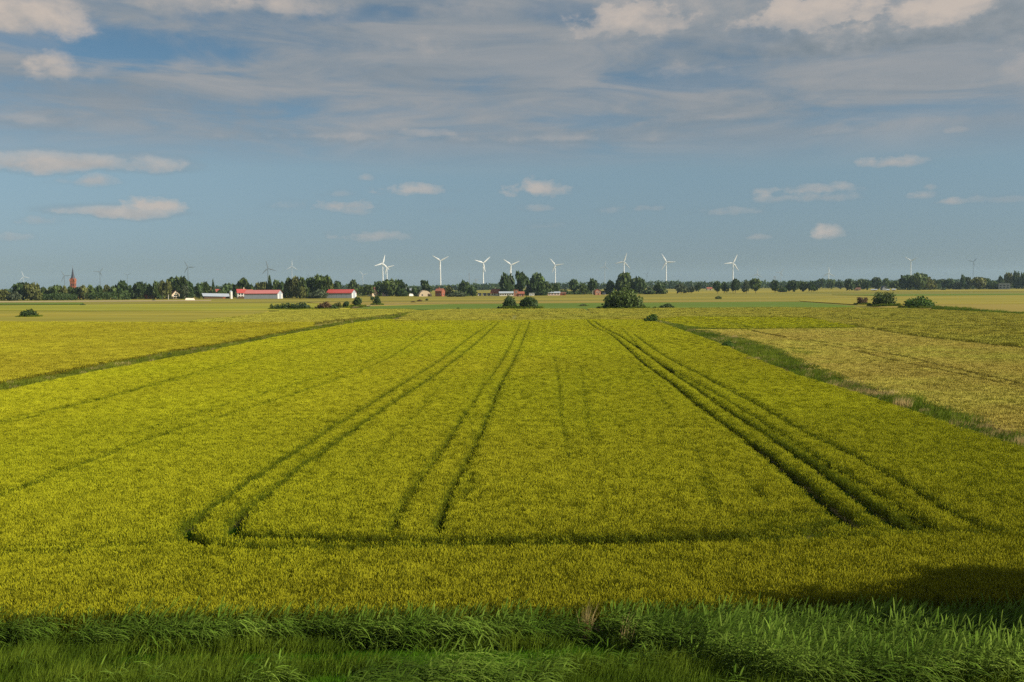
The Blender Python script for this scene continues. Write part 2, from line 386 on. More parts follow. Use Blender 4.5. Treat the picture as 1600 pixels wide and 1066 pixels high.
field('barley_field', P_GOLD, M['f_gold'], .42, 'golden barley field beyond the grassy ditch')
field('grain_field', P_WEDGE, M['f_olive'], .6, 'pale green wedge of grain')
field('grain_field', P_BAND, M['f_olive'], .6, 'olive band of ripening grain across the middle')
field('wheat_field', P_LIME, M['f_lime'], .55, 'small yellow-green wheat parcel by the ditch')
field('dry_crop_field', P_TAN, M['f_tan'], .25, 'tan field of dry crop')
field('meadow', P_GREEN, M['f_green'], .4, 'long bright green strip of meadow')
field('meadow', P_GREEN2, M['f_green'], .4, 'thin dark green strip below the treeline')
M['f_straw'] = mat('straw_green_field', (.270, .225, .030), .9, .08, .22, .05, .0, stretch=(.3, 1, 1), hue2=(.20, .185, .024))
field('dry_crop_field', P_TAN2, M['f_straw'], .4, 'tan strip of field')
field('wheat_field', P_LIME2, M['f_lime'], .4, 'yellow-green strip of field below the farm')
field('dry_crop_field', P_TAN3, M['f_tan'], .4, 'tan strip behind the round bushes')
field('barley_field', P_GOLD2, M['f_gold'], .4, 'golden strip of far field')
field('dry_crop_field', P_TAN4, M['f_tan'], .35, 'tan strip beyond the green meadow')
field('dry_crop_field', P_TAN5, M['f_gold'], .3, 'golden field showing between the far trees')
field('meadow', P_GREEN3, M['f_green'], .3, 'dark green strip of far meadow')
field('dry_crop_field', P_PALE, M['path'], .3, 'pale cut strip below the treeline')
def ribbon(name, pts, width, z, mt, label):
    P = [gp(x, y, 0) for x, y in pts]; b = MB(); vs = []
    for i, p in enumerate(P):
        t = (P[min(i+1, len(P)-1)] - P[max(i-1, 0)]); n = Vector((-t.y, t.x, 0)).normalized() * width / 2
        vs += [(p.x - n.x, p.y - n.y, z), (p.x + n.x, p.y + n.y, z)]
    b.add(vs, [(2*i, 2*i+1, 2*i+3, 2*i+2) for i in range(len(P) - 1)])
    return tag(b.build(name, mt), label, kind='structure')
ribbon('path', [(520, 483.4), (552, 481.4), (577, 478.5), (628, 476), (700, 474.6), (800, 473.8)], 4, .45, M['path'], 'pale dirt track along the green meadow')
ribbon('path', [(1075, 518.5), (1098, 528), (1124, 541)], 2.2, .05, M['path'], 'bare pale track by the ditch')

# ------------------------------------------------------------------ haze
hz = bpy.data.materials.new('haze'); hz.use_nodes = True; hz.node_tree.nodes.clear()
pv = hz.node_tree.nodes.new('ShaderNodeVolumePrincipled'); ho = hz.node_tree.nodes.new('ShaderNodeOutputMaterial')
pv.inputs['Color'].default_value = (.44, .62, .84, 1); pv.inputs['Density'].default_value = 4.6e-5; pv.inputs['Anisotropy'].default_value = 0.1
hz.node_tree.links.new(pv.outputs[0], ho.inputs['Volume'])
tag(MB().box((-15000, -200, -1.5), (15000, 15000, 190)).build('haze', hz), 'thin pale haze over the plain', kind='stuff')
# ------------------------------------------------------------------ trees and bushes
def leaf_cloud(lobes, n, size, seed, mt, name, flat=1.0):
    """leaf-sized faces through the volume of several uneven lobes, with a ragged outline"""
    r = np.random.default_rng(seed)
    vol = np.array([a * b * c for (_, _, _, a, b, c) in lobes]) ** .67; vol /= vol.sum()
    idx = r.choice(len(lobes), n, p=vol)
    L = np.array(lobes)[idx]
    d = r.normal(size=(n, 3)); d /= np.linalg.norm(d, axis=1)[:, None]
    rad = np.where(r.random(n) < .72, r.normal(.92, .10, n), r.random(n) ** .5 * .9)
    # clumping: pull points to sub-clump centres
    k = max(10, n // 45)
    cd = r.normal(size=(k, 3)); cd /= np.linalg.norm(cd, axis=1)[:, None]
    near = np.argmax(d @ cd.T, axis=1)
    d = d * .55 + cd[near] * .45 + r.normal(0, .06, (n, 3)); d /= np.linalg.norm(d, axis=1)[:, None]
    bumpy = r.normal(1.0, .13, k)[near]
    P = L[:, :3] + d * (rad * bumpy)[:, None] * L[:, 3:6]
    P[:, 2] = np.clip(P[:, 2], .0, 1.06)
    nrm = d + r.normal(0, .55, (n, 3)); nrm /= np.linalg.norm(nrm, axis=1)[:, None]
    up = r.normal(size=(n, 3)); a = np.cross(nrm, up); a /= np.linalg.norm(a, axis=1)[:, None]; b = np.cross(nrm, a)
    s = size * r.uniform(.6, 1.35, n)[:, None]
    a = a * s; b = b * s * r.uniform(.5, .9, n)[:, None]
    V = np.stack([P - a, P - b * .9 + a * .1, P + a, P + b], 1).reshape(-1, 3)
    V[:, 2] *= flat
    return np_mesh(name, V, np.arange(4 * n).reshape(n, 4), [mt])
def ball_lobes(seed, n, spread=.55, rs=(.32, .55), zc=(.3, .75), rz=.3):
    r = np.random.default_rng(seed); out = [(0, 0, .5, .62, .62, .42)]
    for i in range(n):
        q = 2 * math.pi * i / n + r.uniform(-.5, .5); rad = r.uniform(*rs)
        z = r.uniform(*zc)
        out.append((math.cos(q) * spread * r.uniform(.6, 1.1), math.sin(q) * spread * r.uniform(.6, 1.1), z, rad, rad, rz * r.uniform(.7, 1.25)))
    return out
# unit crowns: radius 1, height 1, stretched per tree
LOBES = {
    'round': lambda s: ball_lobes(s, 7) + [(.1, 0, .8, .4, .4, .2)],
    'tall': lambda s: ball_lobes(s, 6, .45, (.35, .55), (.2, .6), .32) + [(-.1, .1, .80, .42, .42, .22), (.12, -.1, .66, .5, .5, .26)],
    'loose': lambda s: [(math.cos(i * 2.3 + s) * (.25 + .4 * ((i * 37 + s) % 10) / 10), math.sin(i * 1.7 + s) * .5, .16 + .74 * ((i * 29 + s * 7) % 11) / 10, .36, .36, .16) for i in range(9)] + [(0, 0, .5, .45, .45, .35)],
    'conifer': lambda s: [(0, 0, .12 + .1 * i, .95 - .1 * i, .95 - .1 * i, .09) for i in range(9)],
    'ball': lambda s: [(0, 0, .5, .86, .86, .46)] + [(math.cos(i * 1.05 + s) * .5, math.sin(i * 1.05 + s) * .5, .30 + .22 * ((i * 7 + s) % 3), .45, .45, .26) for i in range(8)],
    'dome': lambda s: [(0, 0, .36, .72, .72, .50)] + [(math.cos(i * .9 + s) * .6, math.sin(i * .9 + s) * .6, .26 + .1 * ((i * 7 + s) % 3), .42, .42, .30) for i in range(7)] + [(.15, 0, .72, .4, .4, .24)],
    'hedge': lambda s: [(-.75 + .3 * i, .3 * math.sin(i * 2 + s), .42 + .08 * math.sin(i * 1.9 + s), .36, .45, .46 + .08 * math.sin(i * 2.7 + s)) for i in range(6)],
    'leaning': lambda s: [(.5, 0, .55, .45, .45, .38), (0, 0, .45, .6, .6, .40), (-.5, 0, .30, .5, .5, .30), (.3, .1, .78, .3, .3, .2)],
}
CROWNS = {}
def crown_mesh(form, leaf, seed, n, size):
    key = (form, leaf, seed, n)
    if key not in CROWNS:
        CROWNS[key] = leaf_cloud(LOBES[form](seed), n, size, seed * 13 + len(form), M['leaf_' + leaf], f'{form}_crown')
    return CROWNS[key]
TRUNKS = {}
def trunk_mesh(kind, bark):
    key = (kind, bark)
    if key not in TRUNKS:
        b = MB()
        b.tube([(0, 0, -.02), (.004, 0, .3), (0, .004, .62), (.01, 0, .9)], [.022, .016, .011, .004], 7)
        if kind == 'broad':
            for i in range(6):
                q = i * 1.1; z = .28 + .07 * i; ln = .20 - .015 * i
                b.tube([(0, 0, z), (math.cos(q) * ln * .5, math.sin(q) * ln * .5, z + .09), (math.cos(q) * ln, math.sin(q) * ln, z + .2)], [.010, .007, .003], 5)
        TRUNKS[key] = b.mesh('trunk', M[bark])
    return TRUNKS[key]
def plant_tree(name, label, cat, px, base, wpx, top, form='round', leaf='dark', seed=1, group=None, clear=.12, bark='bark', n=700, size=.15, crown_only=False):
    """base and top are picture heights, measured; the tree stands on the ground where its foot shows"""
    p = gp(px, base, 0); D = p.y; s = D / F
    h = (base - top) * s; rad = wpx * s / 2
    t = thing(name, label, cat, p, random.uniform(-.5, .5) if form != 'leaning' else 0, group)
    c = link('crown' if not crown_only else 'foliage', crown_mesh(form, leaf, seed, n, size), t)
    c.location = (0, 0, h * clear); c.scale = (rad / .98, rad * .9, h * (1 - clear) * .98)
    tr = link('trunk' if not crown_only else 'stem', trunk_mesh('plain' if form == 'conifer' else 'broad', bark), t)
    tr.scale = (h * .9, h * .9, h * .88)
    return t

ORD = ['nearest', 'second', 'third', 'fourth', 'fifth', 'sixth', 'seventh', 'eighth', 'ninth', 'tenth', 'eleventh', 'twelfth', 'thirteenth', 'fourteenth', 'fifteenth', 'sixteenth', 'seventeenth', 'eighteenth', 'nineteenth', 'twentieth']
MARKS = [(115, 'the church steeple'), (275, 'the gabled cream house'), (414, 'the faded red long shed'), (535, 'the bright red roofed shed'), (665, 'the arched tan barn'),
         (686, 'the small brick house'), (811, 'the stepped brick building'), (867, 'the pale pink low house'), (935, 'the narrow brick house'),
         (974, 'the big lone bush'), (1041, 'the far wood turbine'), (1145, 'the avenue turbine'),
         (1295, 'the dark wood turbine'), (1387, 'the grey gabled farmhouse'), (1569, 'the grey slab barn')]
# px, width, top, base, form, leaf
TL = [
 (6,24,454,470,'round','olive'),(22,20,456,470,'dome','grey'),(35,30,442,469.5,'round','dark'),(50,22,445,469.5,'round','olive'),(60,12,453,469.5,'dome','olive'),(68,14,449,469,'tall','mid'),(79,15,449,469,'tall','mid'),(89,16,447.5,469,'round','mid'),
 (101,15,447.5,469,'tall','olive'),(110,13,448,468.8,'tall','mid'),(121,15,449,468.8,'round','dark'),(131,14,446.5,468.8,'tall','olive'),(142,15,446,468.6,'tall','mid'),(153,15,446.5,468.4,'round','dark'),(167,18,446,468.2,'tall','olive'),(178,13,447.5,468.2,'tall','mid'),
 (192,24,441.6,468,'round','dark'),(204,18,447,467.6,'dome','dark'),(218.5,20,441,467.6,'round','dark'),(234,14,444.5,467.4,'tall','dark'),(246,16,440,467.4,'tall','mid'),(254,13,438.5,468,'tall','olive'),(263,14,439,468,'tall','olive'),
 (274,26,435.8,467,'round','dark'),(286,26,435.4,467,'round','mid'),(289,16,446,467.4,'tall','grey'),(296,18,441,467,'tall','dark'),(311,16,445,466.6,'round','dark'),(321,20,443,466.4,'round','mid'),(333.5,7,438.5,466,'conifer','dark'),(346,16,449,466,'dome','dark'),
 (357,22,445,465.6,'round','dark'),(376,25,438,465.4,'loose','mid'),(391,14,444.5,465.4,'round','dark'),(411,24,441,465,'round','olive'),(422,11,433.6,465,'conifer','dark'),(433,16,438,465,'tall','mid'),(441,13,441,465,'tall','dark'),
 (452,20,435.5,466.4,'tall','mid'),(463,20,433,466.4,'tall','olive'),(473,17,434,466.4,'tall','mid'),(472,14,448,467.5,'tall','olive'),(486,22,434,466,'round','dark'),(498,24,432.6,466,'round','mid'),(509,20,434.5,466,'loose','mid'),(497,27,452.5,466.5,'dome','grey'),(517,12,441,465.5,'tall','olive'),
 (527,14,441,463,'round','dark'),(553,17,440,463,'round','mid'),(574,22,445.5,463.6,'round','mid'),(592,20,440,463,'round','dark'),(610,28,439,463.2,'round','mid'),(625,24,440,463,'round','dark'),
 (629,16,452,463.4,'dome','dark'),(666,20,440,463,'loose','dark'),(648,12,450,463.2,'round','dark'),(701,15,448.5,463,'round','olive'),(715,26,456,463.8,'dome','grey'),(726,24,439.6,463,'tall','dark'),(738,15,448,463.2,'round','dark'),
 (793,26,427,462.4,'tall','dark'),(814,26,427,462.2,'loose','dark'),(827,14,437,462,'loose','mid'),(840,25,427.6,462,'tall','dark'),(853,24,442.5,461.8,'round','mid'),(845,20,450,462,'dome','dark'),(867,14,443,461,'round','dark'),
 (897,15,437,460.6,'tall','dark'),(911,15,445,460.6,'round','mid'),(926,18,436,460.4,'tall','dark'),(953.5,16,439,460,'tall','dark'),(968,15,440,460,'round','dark'),(978,32,429.6,460,'round','mid'),(999,22,433.4,460,'tall','dark'),(1014,16,449,460,'dome','dark'),(1031,19,443,459.8,'round','dark'),
 (1064,20,445,459.4,'round','grey'),(1080,12,448,459.2,'round','grey'),(1091,9,443,456.6,'round','dark'),(1121,13,440,459,'tall','dark'),(1132,11,441,458,'tall','dark'),(1149,16,436.4,458,'tall','dark'),(1166,12,439,459,'tall','grey'),(1180.5,19,436,458.4,'tall','mid'),
 (1211,15,438,457.6,'tall','dark'),(1224,11,449,457,'dome','dark'),(1239,21,438.4,456.8,'round','dark'),(1255,15,440.6,456.4,'tall','mid'),(1268,14,441.4,456.4,'round','dark'),
 (1281,16,435.7,452.2,'round','dark'),(1298,12,437,452.2,'round','mid'),(1312,14,441,452,'round','dark'),(1327.5,18,438,455,'round','dark'),(1343,16,437,453.4,'round','mid'),(1354,14,438.4,454,'round','dark'),
 (1369.5,18,434,453.6,'tall','dark'),(1385,14,437,452.6,'round','mid'),(1399,18,438.4,453.4,'round','mid'),(1418,24,430,454,'round','dark'),(1435,28,429,454,'round','mid'),(1450,20,435,453.6,'round','olive'),
 (1462,14,438,452.6,'round','dark'),(1472,18,436.7,452.4,'round','mid'),(1484,14,436,452.4,'tall','dark'),(1495,13,440,452.4,'dome','grey'),(1504,10,430,452.4,'tall','dark'),(1515.5,14,434.6,452.2,'loose','mid'),(1529,24,434.6,452.4,'round','olive'),
 (1542,18,437,452.2,'round','dark'),(1554,16,439.5,452.2,'dome','mid'),(1564,11,432,451.6,'tall','dark'),(1576,14,426.8,451.4,'tall','olive'),(1588,13,423.8,451.4,'tall','dark'),(1599,14,427,451.4,'tall','mid'),(1612,18,430,451.4,'round','dark'),
]
LOOK = {'round': 'round crowned', 'tall': 'tall oval', 'loose': 'loose gappy', 'conifer': 'pointed dark conifer-like', 'dome': 'low bushy'}
LEAFW = {'dark': 'dark green', 'mid': 'mid green', 'olive': 'olive green', 'grey': 'grey-green', 'fresh': 'fresh green', 'rust': 'rusty'}
cnt = {}
def tree_label(px, form, leaf):
    mi = min(range(len(MARKS)), key=lambda i: abs(MARKS[i][0] - px)); side = 'left' if px < MARKS[mi][0] else 'right'
    return mi, side
rows = {}
for i, t in enumerate(TL):
    mi, side = tree_label(t[0], t[4], t[5]); rows.setdefault((mi, side), []).append(i)
labels = {}
for (mi, side), ids in rows.items():
    ids.sort(key=lambda i: abs(TL[i][0] - MARKS[mi][0]))
    for k, i in enumerate(ids):
        f, lf = TL[i][4], TL[i][5]
        look = LOOK[f] if f == 'conifer' else f'{LOOK[f]} {LEAFW[lf]}'
        labels[i] = f'{look} tree, {ORD[k]} to the {side} of {MARKS[mi][1]}'
for i, (px, wd, top, base, form, leaf) in enumerate(TL):
    birch = px in (254, 263, 289, 926)
    plant_tree('birch_tree' if birch else ('conifer_tree' if form == 'conifer' else 'tree'), labels[i], 'tree', px, base, wd * 1.18, top - .5, form, leaf, 1 + i % 4,
               'trees of the distant treeline', .02 if form == 'dome' else (.22 if birch else (.16 if 1110 < px < 1220 or 880 < px < 960 else .06)), 'birch' if birch else 'bark', 640, .17 if form != 'conifer' else .22)

# lone bushes standing out in the fields
BU = [
 (45,496.5,28,482,'dome','dark',1500,.085,'dark bush alone in the golden strip below the church'),
 (433,484.3,20,475,'hedge','dark',1100,.09,'low end bush of the dark clump below the faded red shed'),
 (451,484.5,22,472.6,'hedge','dark',1100,.09,'middle bush of the dark clump below the faded red shed'),
 (471,484.7,30,471.2,'dome','dark',1400,.085,'biggest bush of the dark clump below the faded red shed'),
 (507,484.5,26,470.2,'dome','rust',1400,.085,'brownish dome bush by the end of the dirt track'),
 (520,484.4,16,475.5,'dome','dark',900,.10,'low bush leaning on the brownish dome bush'),
 (529,482.4,13,472.4,'round','olive',900,.10,'small olive bush between the brownish dome and a round dark one'),
 (541,482.2,14,470.2,'round','dark',900,.10,'small round dark bush just before the pointed bush'),
 (559,480.6,19,463.4,'tall','dark',1300,.09,'upright pointed bush in front of the bright red roofed shed'),
 (589,477.6,16,462,'tall','dark',1300,.09,'upright dark bush in front of the red roofed cottage'),
 (582,470,9,462.5,'round','dark',500,.12,'thin bush beside the upright one before the red cottage'),
 (796.5,483.4,24,463,'ball','dark',1800,.075,'smaller of the twin round bushes at the wheel tracks'),
 (827,483.2,33,463,'ball','dark',2200,.070,'larger of the twin round bushes at the wheel tracks'),
 (779,483.5,5,478,'dome','dark',300,.14,'tiny bush just left of the twin round bushes'),
 (974,485.4,62,447.5,'dome','mid',4200,.055,'big lone grey-green bush in the middle of the plain'),
 (945,485.8,17,475.8,'dome','dark',900,.10,'low dark bush at the left foot of the big lone bush'),
 (1005,484.4,13,476,'dome','mid',700,.10,'small bush at the right foot of the big lone bush'),
 (1023,483.6,7,478.2,'dome','mid',400,.12,'tiny bush between the big lone bush and a flat dark one'),
 (1042,483.6,26,473.4,'dome','dark',1300,.085,'flat wide dark bush right of the big lone bush'),
 (1017,507,21,490.4,'leaning','fresh',2200,.075,'lopsided green bush at the head of the reedy ditch'),
 (1122.5,467.4,11,461.8,'dome','mid',500,.11,'tiny bush before the avenue trees on the tan strip'),
 (1347.5,476.8,19,464,'ball','rust',1100,.09,'small brownish round bush left of the two big hedgerow bushes'),
 (1381.5,479.4,37,456,'ball','mid',2400,.07,'tall round bush beside the pale far yard'),
 (1436,482.6,46,461.8,'dome','fresh',2800,.065,'wide fresh green dome bush at the end of the dark hedge bank'),
 (1477,484.2,18,478.8,'hedge','mid',600,.11,'flat low bush trailing off the wide green dome bush'),
 (645.5,473.4,8,470.4,'dome','rust',300,.15,'small rusty tuft bush nearest the dirt track'),
 (655.5,471.2,9,467.8,'dome','rust',300,.15,'rusty low tuft bush below the arched barn'),
 (667,469.8,5,466,'dome','dark',250,.16,'tiny dark tuft bush right under the arched barn'),
 (129.5,477.8,8,473.8,'dome','dark',300,.15,'small dark tuft bush in the field below the church'),
 (715.5,483.6,6,480,'dome','dark',250,.16,'tiny tuft at the lower edge of the bright green strip'),
 (911,479.6,13,474.2,'dome','grey',400,.14,'pale scrubby bush inside the bright green strip'),
 (1136,548.5,24,531,'dome','fresh',2200,.065,'green shrub in the ditch by the bare pale track'),
 (1162,558.5,15,548,'round','dark',1500,.075,'small dark round shrub in the ditch behind the straw mound'),
 (264.5,559.4,9,550,'dome','dark',800,.09,'small dark shrub in the grassy ditch beside the golden barley'),
 (240,470,5,467.2,'dome','dark',250,.16,'small dark bush before the red roof among the trees'),
 (1474,453.6,8,450,'dome','dark',250,.16,'small dark bush at the edge of the tan far strip'),
]
for i, (px, base, wd, top, form, leaf, n, size, lab) in enumerate(BU):
    plant_tree('bush', lab, 'bush', px, base, wd * 1.02, top, form, leaf, 1 + i % 5, 'lone bushes in the fields', 0.0, 'bark', n, size, crown_only=True)

# tree beside the camera whose shadow falls over the wheat edge
def shade_tree(x, y, h, rad, seed, lab):
    t = thing('tree', lab, 'tree', (x, y, float(bank_z(y))), 0.3, 'trees beside the viewpoint')
    c = link('crown', crown_mesh('loose' if seed == 2 else 'round', 'mid', seed, 3000, .10), t); c.location = (0, 0, h * .22); c.scale = (rad, rad, h * .78)
    tr = link('trunk', trunk_mesh('broad', 'bark'), t); tr.scale = (h, h, h * .9)
shade_tree(27.9, 24.6, 12.8, 3.8, 1, 'broad tree standing beside the viewpoint, its shadow on the wheat edge')
shade_tree(30.0, 27.8, 12.0, 2.4, 2, 'taller tree standing further along the bank beside the viewpoint')

# far woods that read as one mass, and undergrowth that closes the foot of the treeline
def wood(name, label, spans, leaf, wpx, n_leaf, seed):
    r = np.random.default_rng(seed); Vs, off = [], 0
    for (x0, x1, t0, t1, base) in spans:
        x = x0
        while x < x1:
            k = (x - x0) / max(1, x1 - x0); wd = wpx * r.uniform(.7, 1.4)
            top = t0 + (t1 - t0) * k + r.normal(0, .9)
            p = gp(x, base + r.uniform(-.25, .25), 0); s = p.y / F
            h = max(1.0, (base - top) * s); rad = wd * s * .62
            d = r.normal(size=(n_leaf, 3)); d /= np.linalg.norm(d, axis=1)[:, None]; d *= r.uniform(.55, 1.05, n_leaf)[:, None]
            P = np.array([p.x, p.y, h * .48]) + d * np.array([rad, rad, h * .52]); P[:, 2] = np.abs(P[:, 2])
            a = r.normal(size=(n_leaf, 3)) * rad * .16; b = r.normal(size=(n_leaf, 3)) * rad * .13
            Vs.append(np.stack([P - a, P - b, P + a, P + b], 1).reshape(-1, 3)); x += wd * .52
    V = np.concatenate(Vs); n = len(V) // 4
    return tag(link(name, np_mesh(name, V, np.arange(4 * n).reshape(n, 4), [M['leaf_' + leaf]])), label, kind='stuff')
wood('distant_wood', 'far bluish wood closing the horizon', [
  (-60, 60, 455, 453, 457.6), (300, 420, 449, 448, 455.6), (518, 600, 444.5, 446, 454.6), (640, 700, 447, 446, 454), (690, 760, 445, 443.5, 453.6), (745, 800, 444, 442.5, 453.4),
  (855, 960, 441, 441.8, 452.4), (1005, 1060, 439.5, 438.5, 451.6), (1040, 1180, 439.6, 441, 451.2), (1080, 1125, 441, 442, 451.0), (1140, 1300, 439.5, 438.5, 450.4), (1290, 1420, 437, 438, 449.8), (1400, 1660, 437, 436, 449.0)], 'dark', 9, 110, 21)
wood('undergrowth', 'low dark undergrowth along the foot of the treeline', [
  (-30, 120, 459, 458, 469.4), (60, 200, 456, 456, 468.6), (190, 300, 457, 457, 467.2), (300, 372, 456, 456, 465.6), (440, 520, 455, 454, 465.8), (560, 640, 453, 453, 462.8), (690, 745, 454, 455, 462.8),
  (778, 860, 451, 453, 461.4), (860, 960, 454, 453, 460), (985, 1040, 452, 453, 459.6), (1330, 1350, 449, 449, 452.4), (1405, 1470, 446, 444, 453.2), (1465, 1560, 444, 443, 452), (1550, 1620, 443, 442, 451.2)], 'dark', 7, 90, 22)

# ------------------------------------------------------------------ wind turbines
def blade_mesh():
    b = MB(); L = 50.0; secs = []
    for (t, ch, th, tw) in [(0, 2.2, 2.2, 0), (.05, 2.3, 2.0, 8), (.2, 5.0, 1.3, 12), (.5, 3.5, .75, 5), (.8, 2.3, .4, 1), (.97, 1.2, .2, 0), (1.0, .3, .1, 0)]:
        c, s_ = math.cos(R(tw)), math.sin(R(tw)); ring = []
        for k in range(8):
            q = 2 * math.pi * k / 8; x = math.cos(q) * ch * .85 + (ch * .2 if t > .1 else 0); y = math.sin(q) * th / 2
            ring.append((x * c - y * s_, x * s_ + y * c, 1.6 + t * (L - 1.6)))
        secs.append(ring)
    vs = [p for r_ in secs for p in r_]; fs = [(i*8+k, i*8+(k+1) % 8, (i+1)*8+(k+1) % 8, (i+1)*8+k) for i in range(len(secs)-1) for k in range(8)]
    b.add(vs, fs + [tuple(range(8))[::-1], tuple(range(48, 56))], 0, True); return b
def nacelle_mb(): 
    b = MB(); pr = [(-1.9, 0), (-1.9, 3.2), (-1.3, 4.0), (1.3, 4.0), (1.9, 3.2), (1.9, 0), (1.2, -.5), (-1.2, -.5)]
    ysx = [(-3.4, .8), (-2.6, 1), (5.5, 1), (8.5, .8)]
    vs = [(x * k, y, (z - 1.75) * k + 1.75) for y, k in ysx for x, z in pr]
    b.add(vs, [(i*8+k, i*8+(k+1) % 8, (i+1)*8+(k+1) % 8, (i+1)*8+k) for i in range(3) for k in range(8)] + [tuple(range(8))[::-1], tuple(range(24, 32))]); return b
TM = {}
for key in ('turbine', 'turbine_shaded', 'turbine_pale'):
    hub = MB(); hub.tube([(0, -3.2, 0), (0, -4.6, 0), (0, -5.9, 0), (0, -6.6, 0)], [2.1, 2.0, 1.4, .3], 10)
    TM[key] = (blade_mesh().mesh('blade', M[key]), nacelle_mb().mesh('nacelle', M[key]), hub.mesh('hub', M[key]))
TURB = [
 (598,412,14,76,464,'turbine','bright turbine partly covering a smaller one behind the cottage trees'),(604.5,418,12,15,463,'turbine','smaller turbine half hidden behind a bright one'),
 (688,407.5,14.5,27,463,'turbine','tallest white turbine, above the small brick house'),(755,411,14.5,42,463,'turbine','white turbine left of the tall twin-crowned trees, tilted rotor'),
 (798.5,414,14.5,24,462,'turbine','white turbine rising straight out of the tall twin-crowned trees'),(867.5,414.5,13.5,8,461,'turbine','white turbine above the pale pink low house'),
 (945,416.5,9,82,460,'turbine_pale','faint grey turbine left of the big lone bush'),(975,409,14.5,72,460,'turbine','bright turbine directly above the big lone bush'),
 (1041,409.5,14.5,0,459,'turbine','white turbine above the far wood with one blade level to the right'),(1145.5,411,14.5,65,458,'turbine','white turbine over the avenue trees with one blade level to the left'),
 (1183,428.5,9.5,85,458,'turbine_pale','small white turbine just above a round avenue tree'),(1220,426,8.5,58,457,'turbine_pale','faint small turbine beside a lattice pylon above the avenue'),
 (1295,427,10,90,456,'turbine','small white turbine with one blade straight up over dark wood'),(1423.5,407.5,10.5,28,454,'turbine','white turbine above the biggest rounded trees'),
 (1521,409,8,45,453,'turbine_shaded','thin dark turbine near the grey slab barn'),(36.5,432.5,9.5,107,469,'turbine_pale','faint white turbine above the round trees left of the church'),
 (100.5,431,10,123,469,'turbine_shaded','dim shaded turbine just left of the church steeple'),(156,425,9.5,175,468,'turbine_shaded','dark turbine right of the church with a level blade'),
 (199,430,7,30,468,'turbine_shaded','small dark turbine above the trees between church and cream house'),(293.5,417.5,11,0,467,'turbine_shaded','shaded turbine above the trees by the gabled cream house'),
 (418.5,419.5,13,104,466,'turbine_shaded','dark turbine over the conifer by the faded red shed'),(456,416.5,10,90,466,'turbine_pale','pale grey turbine with one blade straight up over tall trees'),
 (567,429.5,8,135,464,'turbine_pale','small faint turbine right of the bright red roofed shed'),(1010.5,428.5,6,50,460,'turbine_shaded','barely visible tiny turbine right of the big lone bush'),
 (482,430.5,5.5,100,466,'turbine_shaded','tiny dim turbine just above the tall trees before the bright red shed'),
]
for (hx, hy, bl, ang, basey, key, lab) in TURB:
    D = 50.0 * F / bl; hubp = at_dist(hx, hy, D)
    yaw = -math.atan2(hubp.x, hubp.y) + random.uniform(-.12, .2)
    t = thing('wind_turbine', lab, 'wind turbine', (hubp.x, hubp.y, 0), yaw, 'wind turbines on the horizon')
    H = hubp.z
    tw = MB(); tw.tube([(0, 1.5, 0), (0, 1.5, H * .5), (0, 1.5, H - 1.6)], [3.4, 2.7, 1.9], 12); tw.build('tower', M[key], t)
    nb = link('nacelle', TM[key][1], t); nb.location = (0, 0, H - 1.75)
    hb = link('hub', TM[key][2], t); hb.location = (0, 0, H)
    for k in range(3):
        b = link('blade', TM[key][0], hb); b.location = (0, -4.6, 0)
        b.rotation_euler = (0, R(90 - (ang + 120 * k)), 0)

# lattice power pylons and a radio mast, far off
def lattice(name, label, cat, px, topy, D, w0, w1, arms, group=None):
    top = at_dist(px, topy, D); H = top.z; t = thing(name, label, cat, (top.x, top.y, 0), 0.3, group)
    b = MB(); n = 9; th = .16
    for sx in (-1, 1):
        for sy in (-1, 1): b.tube([(sx*w0, sy*w0, 0), (sx*w1, sy*w1, H)], [th*1.6, th], 4)
    for i in range(n):
        z0, z1 = H*i/n, H*(i+1)/n; a0 = w0+(w1-w0)*i/n; a1 = w0+(w1-w0)*(i+1)/n
        for sy in (-1, 1):
            b.tube([(-a0, sy*a0, z0), (a1, sy*a1, z1)], [th*.7]*2, 3); b.tube([(a0, sy*a0, z0), (-a1, sy*a1, z1)], [th*.7]*2, 3)
    b.build('lattice_tower', M['steel'], t)
    for (f, half) in arms:
        a = MB(); a.tube([(-half, 0, H*f), (half, 0, H*f)], [.28, .28], 4)
        for s_ in (-1, 1): a.tube([(s_*half, 0, H*f), (s_*w1, 0, H*f+2.2)], [.16]*2, 3); a.tube([(s_*half, 0, H*f), (s_*half, 0, H*f-2.2)], [.14]*2, 3)
        a.build('cross_arm', M['steel'], t)
lattice('radio_mast', 'thin dark radio mast between two tall white turbines', 'mast', 733, 427, 3800, 1.4, .7, [(.93, 1.6), (.97, 1.6)])
lattice('power_pylon', 'faint lattice pylon right of the thin radio mast', 'pylon', 743.5, 435.5, 3600, 3.0, .6, [(.8, 9), (.92, 6.5)], 'power pylons')
lattice('power_pylon', 'faint lattice pylon beside the small turbine over the avenue', 'pylon', 1211, 431, 3900, 3.0, .6, [(.8, 9), (.92, 6.5)], 'power pylons')

